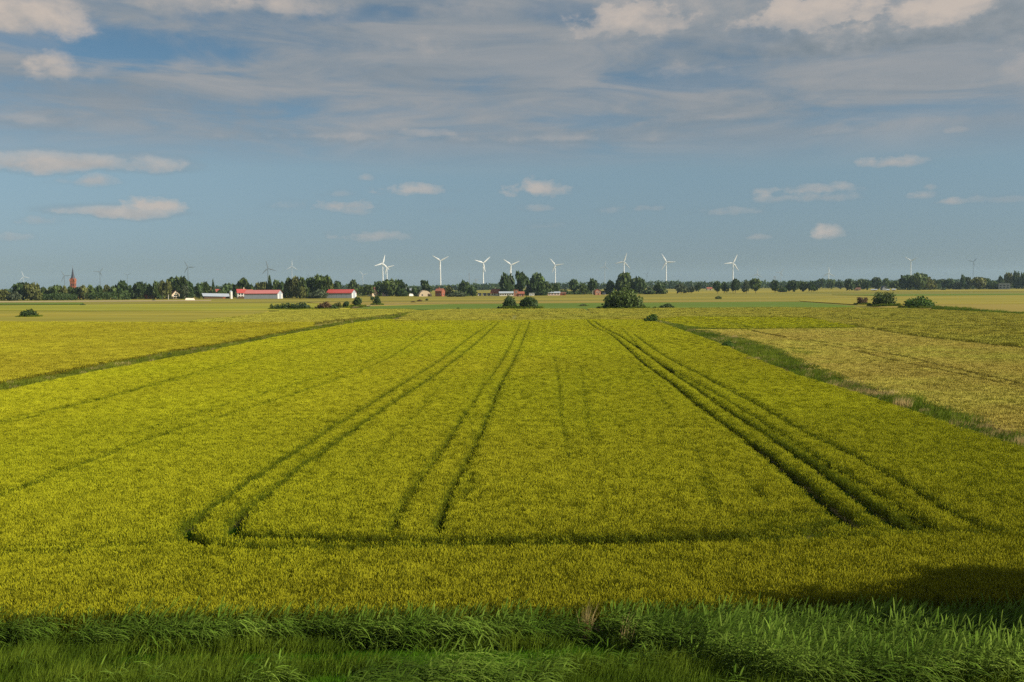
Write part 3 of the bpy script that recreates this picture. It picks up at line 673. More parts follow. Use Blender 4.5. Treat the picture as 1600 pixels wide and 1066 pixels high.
# ------------------------------------------------------------------ buildings
class House:
    """a building that stands where its foot shows; local x runs along the picture, local -y faces the viewer; sizes in pixels of the photograph"""
    def __init__(s, name, label, cat, px, base, rz=0.0, group=None):
        p = gp(px, base, 0); s.s = p.y / F
        s.t = thing(name, label, cat, p, -math.atan2(p.x, p.y) + rz, group); s.roofs = []
    def gable(s, x0, x1, y0, y1, hw, hr, wall, roof, axis='x', over=.5, eaves='wood', base=0.0):
        """walls with gable ends, and two real roof slopes with thickness"""
        k = s.s; x0, x1, hw, hr, base = x0*k, x1*k, hw*k, hr*k, base*k
        wl = MB()
        if axis == 'x':
            ym = (y0+y1)/2
            wl.add([(x0,y0,base),(x1,y0,base),(x1,y1,base),(x0,y1,base),(x0,y0,hw),(x1,y0,hw),(x1,y1,hw),(x0,y1,hw),(x0,ym,hr),(x1,ym,hr)],
                   [(0,1,5,4),(2,3,7,6),(1,2,6,9,5),(3,0,4,8,7)])
        else:
            xm = (x0+x1)/2
            wl.add([(x0,y0,base),(x1,y0,base),(x1,y1,base),(x0,y1,base),(x0,y0,hw),(x1,y0,hw),(x1,y1,hw),(x0,y1,hw),(xm,y0,hr),(xm,y1,hr)],
                   [(0,1,5,8,4),(2,3,7,9,6),(1,2,6,5),(3,0,4,7)])
        wl.build('wall', M[wall], s.t)
        rf = MB(); t = .18; o = over
        if axis == 'x':
            half = (y1-y0)/2; dr = (hr-hw)/half*o
            A = [(y0-o, hw-dr), (ym, hr), (y1+o, hw-dr)]; g_ = .03
            for (ya, za), (yb, zb) in ((A[0], A[1]), (A[2], A[1])):
                rf.add([(x0-o,ya,za+g_),(x1+o,ya,za+g_),(x1+o,yb,zb+g_),(x0-o,yb,zb+g_),(x0-o,ya,za+t),(x1+o,ya,za+t),(x1+o,yb,zb+t),(x0-o,yb,zb+t)],
                       [(0,3,2,1),(4,5,6,7),(0,1,5,4),(1,2,6,5),(2,3,7,6),(3,0,4,7)])
        else:
            half = (x1-x0)/2; dr = (hr-hw)/half*o
            A = [(x0-o, hw-dr), (xm, hr), (x1+o, hw-dr)]; g_ = .03
            for (xa, za), (xb, zb) in ((A[0], A[1]), (A[2], A[1])):
                rf.add([(xa,y0-o,za+g_),(xa,y1+o,za+g_),(xb,y1+o,zb+g_),(xb,y0-o,zb+g_),(xa,y0-o,za+t),(xa,y1+o,za+t),(xb,y1+o,zb+t),(xb,y0-o,zb+t)],
                       [(0,3,2,1),(4,5,6,7),(0,1,5,4),(1,2,6,5),(2,3,7,6),(3,0,4,7)])
        s.roof = rf.build('roof', M[roof], s.t); return s
    def flat(s, x0, x1, y0, y1, h, wall, roof, base=0.0, over=.25):
        k = s.s; MB().box((x0*k, y0, base*k), (x1*k, y1, h*k)).build('wall', M[wall], s.t)
        s.roof = MB().box((x0*k-over, y0-over, h*k+.01), (x1*k+over, y1+over, h*k+.32)).build('roof', M[roof], s.t); return s
    def window(s, x, z, w_=1.6, h=1.5, y=None, frame='wall_white'):
        y0 = y; k = s.s; x, z = x*k, z*k
        f = MB()
        for lo, hi in (((x-w_/2-.12, z-.12), (x+w_/2+.12, z)), ((x-w_/2-.12, z+h), (x+w_/2+.12, z+h+.12)), ((x-w_/2-.12, z), (x-w_/2, z+h)), ((x+w_/2, z), (x+w_/2+.12, z+h))):
            f.box((lo[0], y0-.09, lo[1]), (hi[0], y0+.05, hi[1]))
        wn = f.build('window', M[frame], s.t)
        MB().box((x-w_/2, y0-.03, z), (x+w_/2, y0+.04, z+h)).build('pane', M['glass'], wn); return s
    def side_window(s, y, z, x, w_=1.4, h=1.5):
        k = s.s; x = x*k; z = z*k
        wn = MB().box((x-.05, y-w_/2-.12, z-.12), (x+.06, y+w_/2+.12, z+h+.12)).build('window', M['wall_white'], s.t)
        MB().box((x+.061, y-w_/2, z), (x+.09, y+w_/2, z+h)).build('pane', M['glass'], wn); return s
    def door(s, x, w_, h, y, mt='wood'):
        k = s.s; MB().box((x*k-w_/2, y-.07, 0), (x*k+w_/2, y+.05, h)).build('door', M[mt], s.t); return s
    def chimney(s, x, z0, z1, y, mt='brick', w_=.9):
        k = s.s; b = MB().box((x*k-w_/2, y-w_/2, z0*k), (x*k+w_/2, y+w_/2, z1*k)).box((x*k-w_/2-.1, y-w_/2-.1, z1*k), (x*k+w_/2+.1, y+w_/2+.1, z1*k+.2))
        b.build('chimney', M[mt], s.roof); return s

# church: brick tower, gabled belfry, dark spire and nave behind the trees
D = 1050.0; s_ = D / F
cp = at_dist(115, 470, D); ch = thing('church', 'brick church tower with a dark pointed spire above the hedge of trees', 'church', (cp.x, cp.y, 0), -math.atan2(cp.x, D) - .35)
zt = lambda y: at_dist(115, y, D).z
w2 = 2.4
MB().box((-w2, -w2, 0), (w2, w2, zt(440))).build('tower', M['brick'], ch)
b = MB().box((-w2-.25, -w2-.25, zt(440)), (w2+.25, w2+.25, zt(440)+.35)); b.build('cornice', M['brick_pale'], ch)
bf = MB(); zb, zg = zt(440)+.35, zt(434)
bf.box((-w2+.15, -w2+.15, zb), (w2-.15, w2-.15, zb+1.2))
for q in range(4):
    mt_ = Matrix.Rotation(q * math.pi / 2, 3, 'Z'); k_ = w2 - .1
    bf.add([mt_ @ Vector(p) for p in ((-k_, -k_, zb+1.2), (k_, -k_, zb+1.2), (0, -k_, zg), (-k_, -k_+.5, zb+1.2), (k_, -k_+.5, zb+1.2), (0, -k_+.5, zg))], [(0,1,2), (5,4,3), (1,4,5,2), (0,2,5,3)])
bf.build('belfry', M['brick'], ch)
sp = MB(); r1 = w2 * .95; zs0, zs1 = zb + 1.0, zt(417.5)
ring = [(math.cos(math.pi*(k+.5)/4)*r1, math.sin(math.pi*(k+.5)/4)*r1, zs0) for k in range(8)]
ring2 = [(math.cos(math.pi*(k+.5)/4)*r1*.62, math.sin(math.pi*(k+.5)/4)*r1*.62, zs0+(zs1-zs0)*.35) for k in range(8)]
sp.add(ring + ring2 + [(0, 0, zs1)], [(k, (k+1) % 8, 8+(k+1) % 8, 8+k) for k in range(8)] + [(8+k, 8+(k+1) % 8, 16) for k in range(8)])
spo = sp.build('spire', M['slate'], ch)
MB().box((-.08, -.08, zs1-.3), (.08, .08, zs1+1.5)).box((-.5, -.07, zs1+.8), (.5, .07, zs1+.95)).build('cross', M['steel'], spo)
for sx in (-1, 1):
    for sy in (-1, 1):
        pn = MB().box((sx*w2-.3, sy*w2-.3, zt(440)+.35), (sx*w2+.3, sy*w2+.3, zt(437))); x, y, z = sx*w2, sy*w2, zt(437)
        pn.add([(x-.32,y-.32,z),(x+.32,y-.32,z),(x+.32,y+.32,z),(x-.32,y+.32,z),(x,y,z+1.6)], [(0,1,4),(1,2,4),(2,3,4),(3,0,4)]); pn.build('pinnacle', M['brick_pale'], ch)
for q in range(4):
    for dx in (-.9, .9):
        wv = MB(); n_ = 7; pts = [(-.45, 0), (.45, 0)] + [(.45*math.cos(math.pi*i/n_), 2.0+.45*math.sin(math.pi*i/n_)) for i in range(n_+1)]
        mt_ = Matrix.Rotation(q * math.pi / 2, 3, 'Z')
        vsx = [mt_ @ Vector((dx+px_, -w2-.05, zt(447)+pz)) for px_, pz in pts] + [mt_ @ Vector((dx+px_, -w2+.1, zt(447)+pz)) for px_, pz in pts]
        nn = len(pts); wv.add(vsx, [tuple(range(nn))] + [(i, nn+i, nn+(i+1) % nn, (i+1) % nn) for i in range(nn)]); wv.build('window', M['glass'], ch)
nv = MB(); nv.add([(-4.5, w2, 0), (4.5, w2, 0), (4.5, 26, 0), (-4.5, 26, 0), (-4.5, w2, 7), (4.5, w2, 7), (4.5, 26, 7), (-4.5, 26, 7), (0, w2, 11.5), (0, 26, 11.5)], [(0,1,5,8,4), (2,3,7,9,6), (1,2,6,5), (3,0,4,7)])
nv.build('nave', M['brick'], ch)
nr = MB(); nr.add([(-5, w2+.1, 6.6), (-5, 26.3, 6.6), (0, 26.3, 11.75), (0, w2+.1, 11.75), (5, 26.3, 6.6), (5, w2+.1, 6.6)], [(0,1,2,3), (3,2,4,5)]); nr.build('roof', M['roof_tile'], ch)

H = House('house', 'brick house with a reddish roof half hidden among the trees', 'house', 235, 467.4, .15)
H.gable(-7, 7, 0, 8, 5, 12, 'brick', 'roof_tile').window(-3, 1.5, y=0).window(3, 1.5, y=0).chimney(3, 10, 13.5, 4)
H = House('house', 'cream gabled house with a brown roof under tall trees', 'house', 276, 467.2, .35)
H.gable(-7.5, 6.5, 0, 11, 6.5, 13.5, 'wall_cream', 'roof_brown', 'y').window(-3, 4.2, y=0).window(2.5, 4.2, y=0).window(-.5, 8, 1.2, 1.2, y=0).door(3.2, 1.1, 2.1, 0).chimney(1, 12, 15.5, 5, 'brick')
MB().box((-7*H.s, -3, 2.2), (0, -.02, 2.5)).build('porch_roof', M['wall_white'], H.t); MB().box((-6.8*H.s, -2.9, 0), (-6.6*H.s, -2.7, 2.2)).build('porch_post', M['wall_white'], H.t); MB().box((-.5, -2.9, 0), (-.3, -2.7, 2.2)).build('porch_post', M['wall_white'], H.t)
# pale tent at the field edge
p = gp(297, 469.2, 0); tt = thing('tent', 'pale ridge tent at the field edge below the cream house', 'tent', p, .3)
b = MB(); b.add([(-4,-1.5,0),(4,-1.5,0),(4,1.5,0),(-4,1.5,0),(-3.4,0,1.9),(3.2,0,1.7)], [(0,1,5,4),(2,3,4,5),(1,2,5)]); b.build('canopy', M['canvas'], tt)
b = MB(); b.add([(-4.02,-1.5,0),(-4.02,1.5,0),(-3.42,0,1.9)], [(0,2,1)]); b.build('flap', M['wood'], tt)
# farm with tiled roofs, grey lean-to and silo
H = House('farmhouse', 'farmhouse with a rust and red tiled roof behind the grey lean-to barn', 'house', 333, 464.6, -.1)
H.gable(-11, 4.5, 0, 10, 6, 12.6, 'brick', 'roof_tile').chimney(-4, 11, 15, 5).window(-6, 1.5, y=0)
MB().box((4.7*H.s, 1, 0), (11*H.s, 9, 5*H.s)).build('annex', M['brick'], H.t)
b = MB(); b.add([(4.6*H.s,.2,6*H.s),(12*H.s,.2,5*H.s),(10*H.s,5,12.4*H.s),(4.6*H.s,5,12.6*H.s),(4.6*H.s,9.8,6*H.s),(12*H.s,9.8,5*H.s)], [(0,1,2,3),(3,2,5,4),(1,5,2)]); ro = b.build('roof', M['roof_red'], H.t); ro['label'] = 'newer bright red stretch of roof'
H = House('barn', 'long low barn with a sloping grey sheet roof beside the white silo', 'barn', 342, 466.8, .12)
k = H.s
b = MB(); b.add([(-22*k,0,0),(16*k,0,0),(16*k,9,0),(-22*k,9,0),(-22*k,0,2.0*k+1),(16*k,0,2.5*k),(16*k,9,7*k),(-22*k,9,8*k)], [(0,1,5,4),(1,2,6,5),(2,3,7,6),(3,0,4,7)]); b.build('wall', M['wood'], H.t)
b = MB(); b.add([(-24*k,-.6,2.4*k+1),(17*k,-.6,2.7*k),(17*k,9.4,7.3*k),(-24*k,9.4,8.4*k),(-24*k,-.6,2.4*k+1.2),(17*k,-.6,2.7*k+.2),(17*k,9.4,7.3*k+.2),(-24*k,9.4,8.4*k+.2)], [(0,3,2,1),(4,5,6,7),(0,1,5,4),(1,2,6,5),(2,3,7,6),(3,0,4,7)]); b.build('roof', M['roof_grey'], H.t)
H.door(8, 2.6, 2.2, 0, 'brick')
H = House('silo', 'white round silo with a conical top at the end of the lean-to barn', 'silo', 361, 467, 0); k = H.s
MB().tube([(0,0,0),(0,0,11*k)], [2.3*k]*2, 16).build('tank', M['wall_white'], H.t); MB().tube([(0,0,11*k+.01),(0,0,12.2*k),(0,0,13*k)], [2.4*k,1.2*k,.25*k], 16).build('lid', M['roof_grey'], H.t)
H = House('silo', 'smaller grey feed silo between lean-to roof and white silo', 'silo', 352.5, 465.6, 0); k = H.s
MB().tube([(0,0,0),(0,0,8.6*k)], [3.0*k]*2, 16).build('tank', M['roof_grey'], H.t); MB().tube([(0,0,8.6*k+.01),(0,0,9.8*k),(0,0,10.4*k)], [3.1*k,1.6*k,.3*k], 16).build('lid', M['roof_grey'], H.t)
H = House('house', 'white house with a red tiled roof behind the faded red shed', 'house', 381, 466.6, .1)
H.gable(-9.5, 3.5, 0, 9, 9, 14.6, 'wall_white', 'roof_red').window(-6.5, 5.2, 1.4, 1.8, y=0).window(-2.5, 5.2, 1.4, 1.8, y=0).window(-6.5, 1.0, 1.4, 1.8, y=0).window(-2.5, 1.0, 1.4, 1.8, y=0).chimney(1, 13, 17, 4.5, 'wall_cream')
MB().box((-9*H.s, -2.6, 0), (2*H.s, -.5, 1.9)).build('fence', M['wood'], H.t)
H.gable(3.8, 14, 1, 9, 8, 13.8, 'wall_white', 'roof_tile')
def shed(label, px, base, length, depth, hw, hr, roof, panels, rz, trim):
    H = House('shed', label, 'shed', px, base, rz); k = H.s
    L = length; H.gable(0, L / k, 0, depth, hw, hr, 'wall_grey', roof, 'x', .35)
    for i in range(panels):
        a = L * i / panels + .06; e = L * (i + 1) / panels - .06
        MB().box((a, -.12, .05), (e, -.015, hw * k - .55)).build('wall_panel', M['wall_grey'], H.t)
    MB().box((-.3, -.42, hw * k - .50), (L + .3, -.30, hw * k - .22)).build('gutter', M[trim], H.t)
    MB().box((L + .01, depth * .32, 0), (L + .1, depth * .68, hw * k * .8)).build('door', M['wall_grey'], H.t)
    MB().box((L + .02, .1, 0), (L + .09, depth * .28, hw * k * .9)).build('wall_panel', M['wall_white'], H.t)
    MB().box((L + .02, depth * .72, 0), (L + .09, depth - .1, hw * k * .9)).build('wall_panel', M['wall_white'], H.t)
    return H
shed('long grey metal shed with a faded red roof', 381.5, 467.2, 31.5, 14.0, 8.3, 13.4, 'roof_pink', 4, -.36, 'roof_red')
H = shed('grey metal shed with a bright red roof', 510, 466.2, 24.5, 13.0, 8.2, 13.4, 'roof_red', 5, -.36, 'roof_red')
H = House('house', 'small cottage with a bright red roof behind the upright bush', 'house', 586, 463.4, .5)
H.gable(-5, 4, 0, 8, 5, 13, 'wall_cream', 'roof_red', 'y').window(-1, 2, 1.3, 1.4, y=0).chimney(2, 10, 14.5, 4)
H = House('house', 'low grey roofed house left of the small white gable', 'house', 607, 463.2, .2)
H.gable(-7, 5, 0, 9, 4, 9, 'wall_pink', 'slate').window(-3, 1.3, y=0)
H = House('house', 'white gabled house with a grey roof among dark trees', 'house', 636, 462.8, -.5)
H.gable(-10, 4, 0, 9, 5, 12, 'wall_white', 'roof_grey', 'x').window(0, 1.6, y=0).side_window(4.5, 6, 4)
H = House('house', 'small white walled outbuilding left of the arched barn', 'house', 651, 463, 0)
H.gable(-4, 3, 0, 5, 4.5, 6.8, 'wall_white', 'slate').door(0, 1, 2, 0)
# arched barn
H = House('barn', 'arched tan barn with a rounded roof by the brick house', 'barn', 665, 463.4, .12); k = H.s
b = MB(); n_ = 12; Rr = 10 * k; dp = 16
arc = [(math.cos(math.pi*i/n_)*Rr, math.sin(math.pi*i/n_)*9.6*k) for i in range(n_+1)]
vsx = [(x, 0, z) for x, z in arc] + [(x, dp, z) for x, z in arc]
b.add([(x, .3, z*.98) for x, z in arc], [tuple(range(n_+1))]).add([(x, dp-.3, z*.98) for x, z in arc], [tuple(range(n_+1))[::-1]]); b.build('end_wall', M['wall_cream'], H.t)
b = MB(); b.add(vsx, [(i, i+1, n_+2+i, n_+1+i) for i in range(n_)], 0, True); b.build('roof', M['wall_cream'], H.t)
MB().box((3.5*k, .2, 0), (6.5*k, .29, 2.8)).build('door', M['wood'], H.t); MB().box((-6*k, .2, .8), (-4*k, .29, 2.2)).build('window', M['glass'], H.t)
H = House('house', 'small brick house with a red gable beneath the tallest turbine', 'house', 686, 463.3, -.4)
H.gable(-6.5, 4.5, 0, 9, 8.5, 12.2, 'brick', 'roof_tile', 'x').window(-3, 2, 1.3, 1.5, y=0).window(1.5, 2, 1.3, 1.5, y=0).side_window(4.5, 2, 4.5).chimney(-3, 11, 14, 4.5)
# village in the middle
for (px, wd, lab) in ((749.5, 5, 'small white outbuilding furthest left in the village row'), (757.5, 5.5, 'low white outbuilding left of the orange roofed house'), (764, 4, 'little white shed touching the orange roofed house')):
    H = House('outbuilding', lab, 'outbuilding', px, 462.6, .1, 'white outbuildings of the village'); H.gable(-wd/2, wd/2, 0, 4, 2.6, 4.2, 'wall_white', 'slate', 'x', .2).door(0, .9, 1.9, 0)
H = House('house', 'white house with an orange-brown tiled roof in the village', 'house', 773, 462.6, -.35)
H.gable(-7, 6, 0, 9, 4.6, 10.5, 'wall_white', 'roof_tile', 'x').window(-4, 1.4, 1.3, 1.4, y=0).window(0, 1.4, 1.3, 1.4, y=0).side_window(4.5, 5.5, 6)
H = House('house', 'long low white building with a row of windows', 'building', 792, 462.6, .05)
H.gable(-11.5, 11, 0, 9, 4.4, 6.8, 'wall_white', 'roof_grey', 'x')
for i in range(6): H.window(-9.4 + 3.6 * i, 1.5, 1.35, 1.3, y=0, frame='wall_cream')
H = House('house', 'stepped orange brick building beside the long white one', 'building', 811, 463.4, .05)
H.flat(-8, -1, 0, 7, 10, 'brick_pale', 'roof_tile').window(-4.5, 6, 1.2, 1.4, y=0); H.gable(-.8, 8, -.5, 7, 4.5, 7.5, 'brick_pale', 'roof_tile', 'x').window(2, 1.2, 1.2, 1.3, y=-.5).door(6, 1.0, 2, -.5, 'wood')
H = House('outbuilding', 'white cube-like garage between brick building and pink house', 'outbuilding', 831, 462.2, .05, 'white outbuildings of the village')
H.flat(-4, 4, 0, 5, 3.8, 'wall_white', 'roof_grey'); H.door(-1.5, 1.6, 1.7, 0, 'wall_grey').window(2, 1.3, 1.0, .8, y=0)
H = House('house', 'pale pink low house beneath the white turbine', 'house', 866, 461.8, .05)
H.gable(-10, 9, 0, 8, 4, 5.8, 'wall_pink', 'roof_grey', 'x')
for i in range(4): H.window(-7.5 + 4.6 * i, 1.4, 1.3, 1.2, y=0)
H = House('shed', 'dark red low shed adjoining the pale pink house', 'shed', 879.5, 461.6, .05); H.gable(-4, 4.5, 0, 6, 3, 4.8, 'brick', 'roof_brown').door(1, 1.6, 1.7, 0)
H = House('house', 'narrow upright brick house before the birch tree', 'house', 935, 461.2, .3)
H.gable(-5, 4, 0, 6, 6.6, 9.2, 'brick_pale', 'roof_tile', 'y').window(-2, 3.6, 1.1, 1.3, y=0).window(1.5, 3.6, 1.1, 1.3, y=0).door(0, 1, 2, 0)
H = House('outbuilding', 'tiny white hut right of the narrow brick house', 'outbuilding', 944, 461, 0); H.gable(-2, 2, 0, 4, 2, 3.2, 'wall_white', 'slate').door(0, .8, 1.2, 0)
H = House('house', 'small tan farm building far off left of the avenue', 'house', 1109, 453.6, .2); H.gable(-4, 4, 0, 9, 2.4, 4.6, 'wall_cream', 'roof_tile').door(1, 1.6, 2.2, 0)
H = House('house', 'tan house in the far yard left of the grey gabled farmhouse', 'house', 1340, 454.6, .1); H.gable(-4, 4.5, 0, 9, 2.6, 5, 'wall_cream', 'roof_brown').window(-1, .6, y=0)
H = House('outbuilding', 'low cream store in the far yard before a dark tree', 'outbuilding', 1366, 454.6, 0); H.gable(-4.5, 4, 0, 7, 1.6, 2.6, 'wall_cream', 'roof_grey').door(1, 1.8, 1.5, 0)
H = House('farmhouse', 'grey gabled farmhouse behind the tall round bush', 'house', 1383, 454, .3); H.gable(-4, 4, 0, 10, 3.5, 7.5, 'wall_grey', 'slate', 'y').window(0, 3.5, 1.5, 1.6, y=0)
H = House('outbuilding', 'bright white shed in the far yard above the tall round bush', 'outbuilding', 1387.5, 454.8, 0); H.gable(-1.8, 1.8, 0, 4, 1.6, 2.8, 'wall_white', 'roof_grey').door(0, 1, 1.5, 0)
H = House('outbuilding', 'cream shed at the far yard end beside dark trees', 'outbuilding', 1396.5, 454.7, 0); H.gable(-2.4, 2.4, 0, 5, 2, 3.2, 'wall_cream', 'roof_grey').door(0, 1, 1.6, 0)
H = House('barn', 'grey slab barn with dark openings before tall far trees', 'barn', 1569, 452.2, .05)
H.flat(-8, 8.5, 0, 12, 9.2, 'wall_grey', 'roof_grey')
for i in range(3):
    for j in range(2): H.window(-5 + 5 * i, 1.6 + 3.4 * j, 2.6, 2.0, y=0, frame='wall_grey')
# ------------------------------------------------------------------ crops, grasses, reeds (uncountable: instanced)
def ribbon_v(P, W, axis):
    """strip along points P (n,3) with half widths W and a side axis"""
    A = np.asarray(axis, float); A = A / (np.linalg.norm(A) + 1e-9)
    P = np.asarray(P, float); W = np.asarray(W)[:, None]
    V = np.empty((2 * len(P), 3)); V[0::2] = P - A * W; V[1::2] = P + A * W
    return V, [(2*i, 2*i+1, 2*i+3, 2*i+2) for i in range(len(P) - 1)]
def crop_clump(name, mats, seed, rad, n, h, ear_len, ear_w, stem_w, nleaf, fat=1.0, lean=.10):
    r = np.random.default_rng(seed); b = MB()
    for i in range(n):
        q = r.uniform(0, 2*math.pi); d = rad * math.sqrt(r.random())
        x, y = math.cos(q)*d, math.sin(q)*d; hh = h * r.normal(1, .055)
        lx, ly = r.normal(lean*.5, lean), r.normal(0, lean)
        sa = r.uniform(0, math.pi); ax = (math.cos(sa), math.sin(sa), 0)
        top = np.array([x + lx*hh, y + ly*hh, hh])
        V, fs = ribbon_v([(x, y, hh*.15), (x + lx*hh*.4, y + ly*hh*.4, hh*.6), top], [stem_w]*3, ax); b.add(V, fs, 0)
        for k in range(nleaf):
            z = hh * r.uniform(.35, .82); qa = r.uniform(0, 2*math.pi); L = r.uniform(.16, .30) * fat; dx, dy = math.cos(qa), math.sin(qa)
            P = [(x, y, z), (x + dx*L*.45, y + dy*L*.45, z + L*.45), (x + dx*L, y + dy*L, z + L*r.uniform(-.1, .45))]
            V, fs = ribbon_v(P, [stem_w*1.6, stem_w*2.0, .001], (-dy, dx, .2)); b.add(V, fs, 0)
        nod = np.array([lx*1.2 + r.normal(.10, .18), ly*1.2 + r.normal(0, .18), 1.0]); nod /= np.linalg.norm(nod)
        a = np.cross(nod, (1, .3, 0)); a /= np.linalg.norm(a); c = np.cross(nod, a); e = ear_len * r.uniform(.8, 1.2)
        vs = [top - nod*.01] + [top + nod*e*.4 + (a*math.cos(t) + c*math.sin(t))*ear_w for t in (0, 2.1, 4.2)] + [top + nod*e]
        b.add(vs, [(0, 2, 1), (0, 3, 2), (0, 1, 3), (1, 2, 4), (2, 3, 4), (3, 1, 4)], 1)
    return b.mesh(name, mats)
def blades(name, mats, seed, rad, n, h, wid, droop=.6, wind=.25, ear=False):
    r = np.random.default_rng(seed); b = MB()
    for i in range(n):
        q = r.uniform(0, 2*math.pi); d = rad * math.sqrt(r.random()); x, y = math.cos(q)*d, math.sin(q)*d
        L = h * r.uniform(.55, 1.15); qa = r.uniform(0, 2*math.pi); out = r.uniform(.05, .45) * droop
        dx, dy = math.cos(qa)*out + wind*r.uniform(.6, 1.3), math.sin(qa)*out
        P = [(x + dx*L*t**1.9, y + dy*L*t**1.9, L*(t - .22*droop*t**3)) for t in (0, .35, .68, 1.0)]
        V, fs = ribbon_v(P, [wid*.8, wid, wid*.7, wid*.08], (math.sin(qa + .6), math.cos(qa + .6), 0)); b.add(V, fs, 0)
        if ear and r.random() < .05:
            t = np.array(P[-1]); V, fs = ribbon_v([t, t + (.02, 0, .07), t + (.05, .01, .14)], [wid*.6, wid*1.3, .001], (1, .4, 0)); b.add(V, fs, len(mats) - 1)
    return b.mesh(name, mats)
def reed_stem(name, seed, h, plume=False):
    """one reed: upright stem, long leaves streaming to one side with the wind"""
    r = np.random.default_rng(seed); b = MB(); lx = r.uniform(.08, .20); ly = r.uniform(-.08, .08)
    f = lambda t: np.array([lx*h*t**1.6, ly*h*t, h*t])
    P = [f(t) for t in (0, .3, .6, .85, 1.0)]; b.tube(P, [.006, .006, .005, .004, .002], 3, 0, False, False)
    n = int(5 + 2.5*h)
    for i in range(n):
        t = .22 + .76*i/(n-1); p = f(t); L = r.uniform(.42, .78) * (1.1 - .45*abs(t - .6)); q = r.normal(0, .55) if r.random() < .82 else r.uniform(0, 6.28)
        dx, dy = math.cos(q), math.sin(q); rise = r.uniform(.25, .75); drp = r.uniform(.5, 1.15)
        Q = [p + np.array([dx*L*s_*.9, dy*L*s_*.9, L*(rise*s_ - drp*s_*s_)]) for s_ in (0, .3, .62, 1.0)]
        if t > .9: Q = [p + np.array([dx*L*.4*s_, dy*L*.4*s_, L*(.9*s_ - .35*s_*s_)]) for s_ in (0, .3, .62, 1.0)]
        wd = r.uniform(.012, .020); V, fs = ribbon_v(Q, [wd*.7, wd, wd*.75, .001], (-dy*.8, dx*.8, r.uniform(.1, .6))); b.add(V, fs, 0)
    if plume:
        p = f(1.0)
        for k in range(14):
            q = r.normal(0, .7); L = r.uniform(.12, .24); z = r.uniform(-.05, .22); V, fs = ribbon_v([p + (0, 0, z), p + (L*.5*math.cos(q), L*.4*math.sin(q), z + L*.5), p + (L*math.cos(q), L*.7*math.sin(q), z + L*.35)], [.004, .010, .001], (0, 1, .3)); b.add(V, fs, 1)
    return b.mesh(name, [M['reed'], M['straw']])

def scatter(name, label, protos, pos, rot, scl, tint, val, variant, kind='stuff', cat=None):
    n = len(pos); me = bpy.data.meshes.new(name); me.vertices.add(n); me.vertices.foreach_set('co', np.asarray(pos, np.float32).ravel())
    def attr(nm, tp, key, arr):
        a = me.attributes.new(nm, tp, 'POINT'); a.data.foreach_set(key, np.asarray(arr).ravel())
    attr('turn', 'FLOAT_VECTOR', 'vector', np.asarray(rot, np.float32)); attr('size', 'FLOAT_VECTOR', 'vector', np.asarray(scl, np.float32))
    attr('tint', 'FLOAT', 'value', np.asarray(tint, np.float32)); attr('value', 'FLOAT', 'value', np.asarray(val, np.float32)); attr('variant', 'INT', 'value', np.asarray(variant, np.int32))
    o = link(name, me); tag(o, label, cat, kind=kind)
    ng = bpy.data.node_groups.new(name, 'GeometryNodeTree')
    ng.interface.new_socket('Geometry', in_out='INPUT', socket_type='NodeSocketGeometry'); ng.interface.new_socket('Geometry', in_out='OUTPUT', socket_type='NodeSocketGeometry')
    N, Lk = ng.nodes, ng.links; gi, go = N.new('NodeGroupInput'), N.new('NodeGroupOutput')
    g2i = N.new('GeometryNodeGeometryToInstance')
    for me_p in protos[::-1]:
        po = bpy.data.objects.new(me_p.name, me_p); oi = N.new('GeometryNodeObjectInfo'); oi.inputs['Object'].default_value = po; oi.inputs['As Instance'].default_value = False
        oi.transform_space = 'ORIGINAL'
        gg = N.new('GeometryNodeGeometryToInstance'); Lk.new(oi.outputs['Geometry'], gg.inputs[0])
        if 'jn' not in locals() or jn is None: jn = N.new('GeometryNodeJoinGeometry')
        Lk.new(gg.outputs[0], jn.inputs[0])
    def named(nm, tp):
        a = N.new('GeometryNodeInputNamedAttribute'); a.data_type = tp; a.inputs[0].default_value = nm; return a.outputs[0]
    ip = N.new('GeometryNodeInstanceOnPoints'); Lk.new(gi.outputs[0], ip.inputs['Points']); Lk.new(jn.outputs[0], ip.inputs['Instance'])
    ip.inputs['Pick Instance'].default_value = True; Lk.new(named('variant', 'INT'), ip.inputs['Instance Index'])
    e2r = N.new('FunctionNodeEulerToRotation'); Lk.new(named('turn', 'FLOAT_VECTOR'), e2r.inputs[0]); Lk.new(e2r.outputs[0], ip.inputs['Rotation']); Lk.new(named('size', 'FLOAT_VECTOR'), ip.inputs['Scale'])
    Lk.new(ip.outputs[0], go.inputs[0])
    md = o.modifiers.new('scatter', 'NODES'); md.node_group = ng
    return o

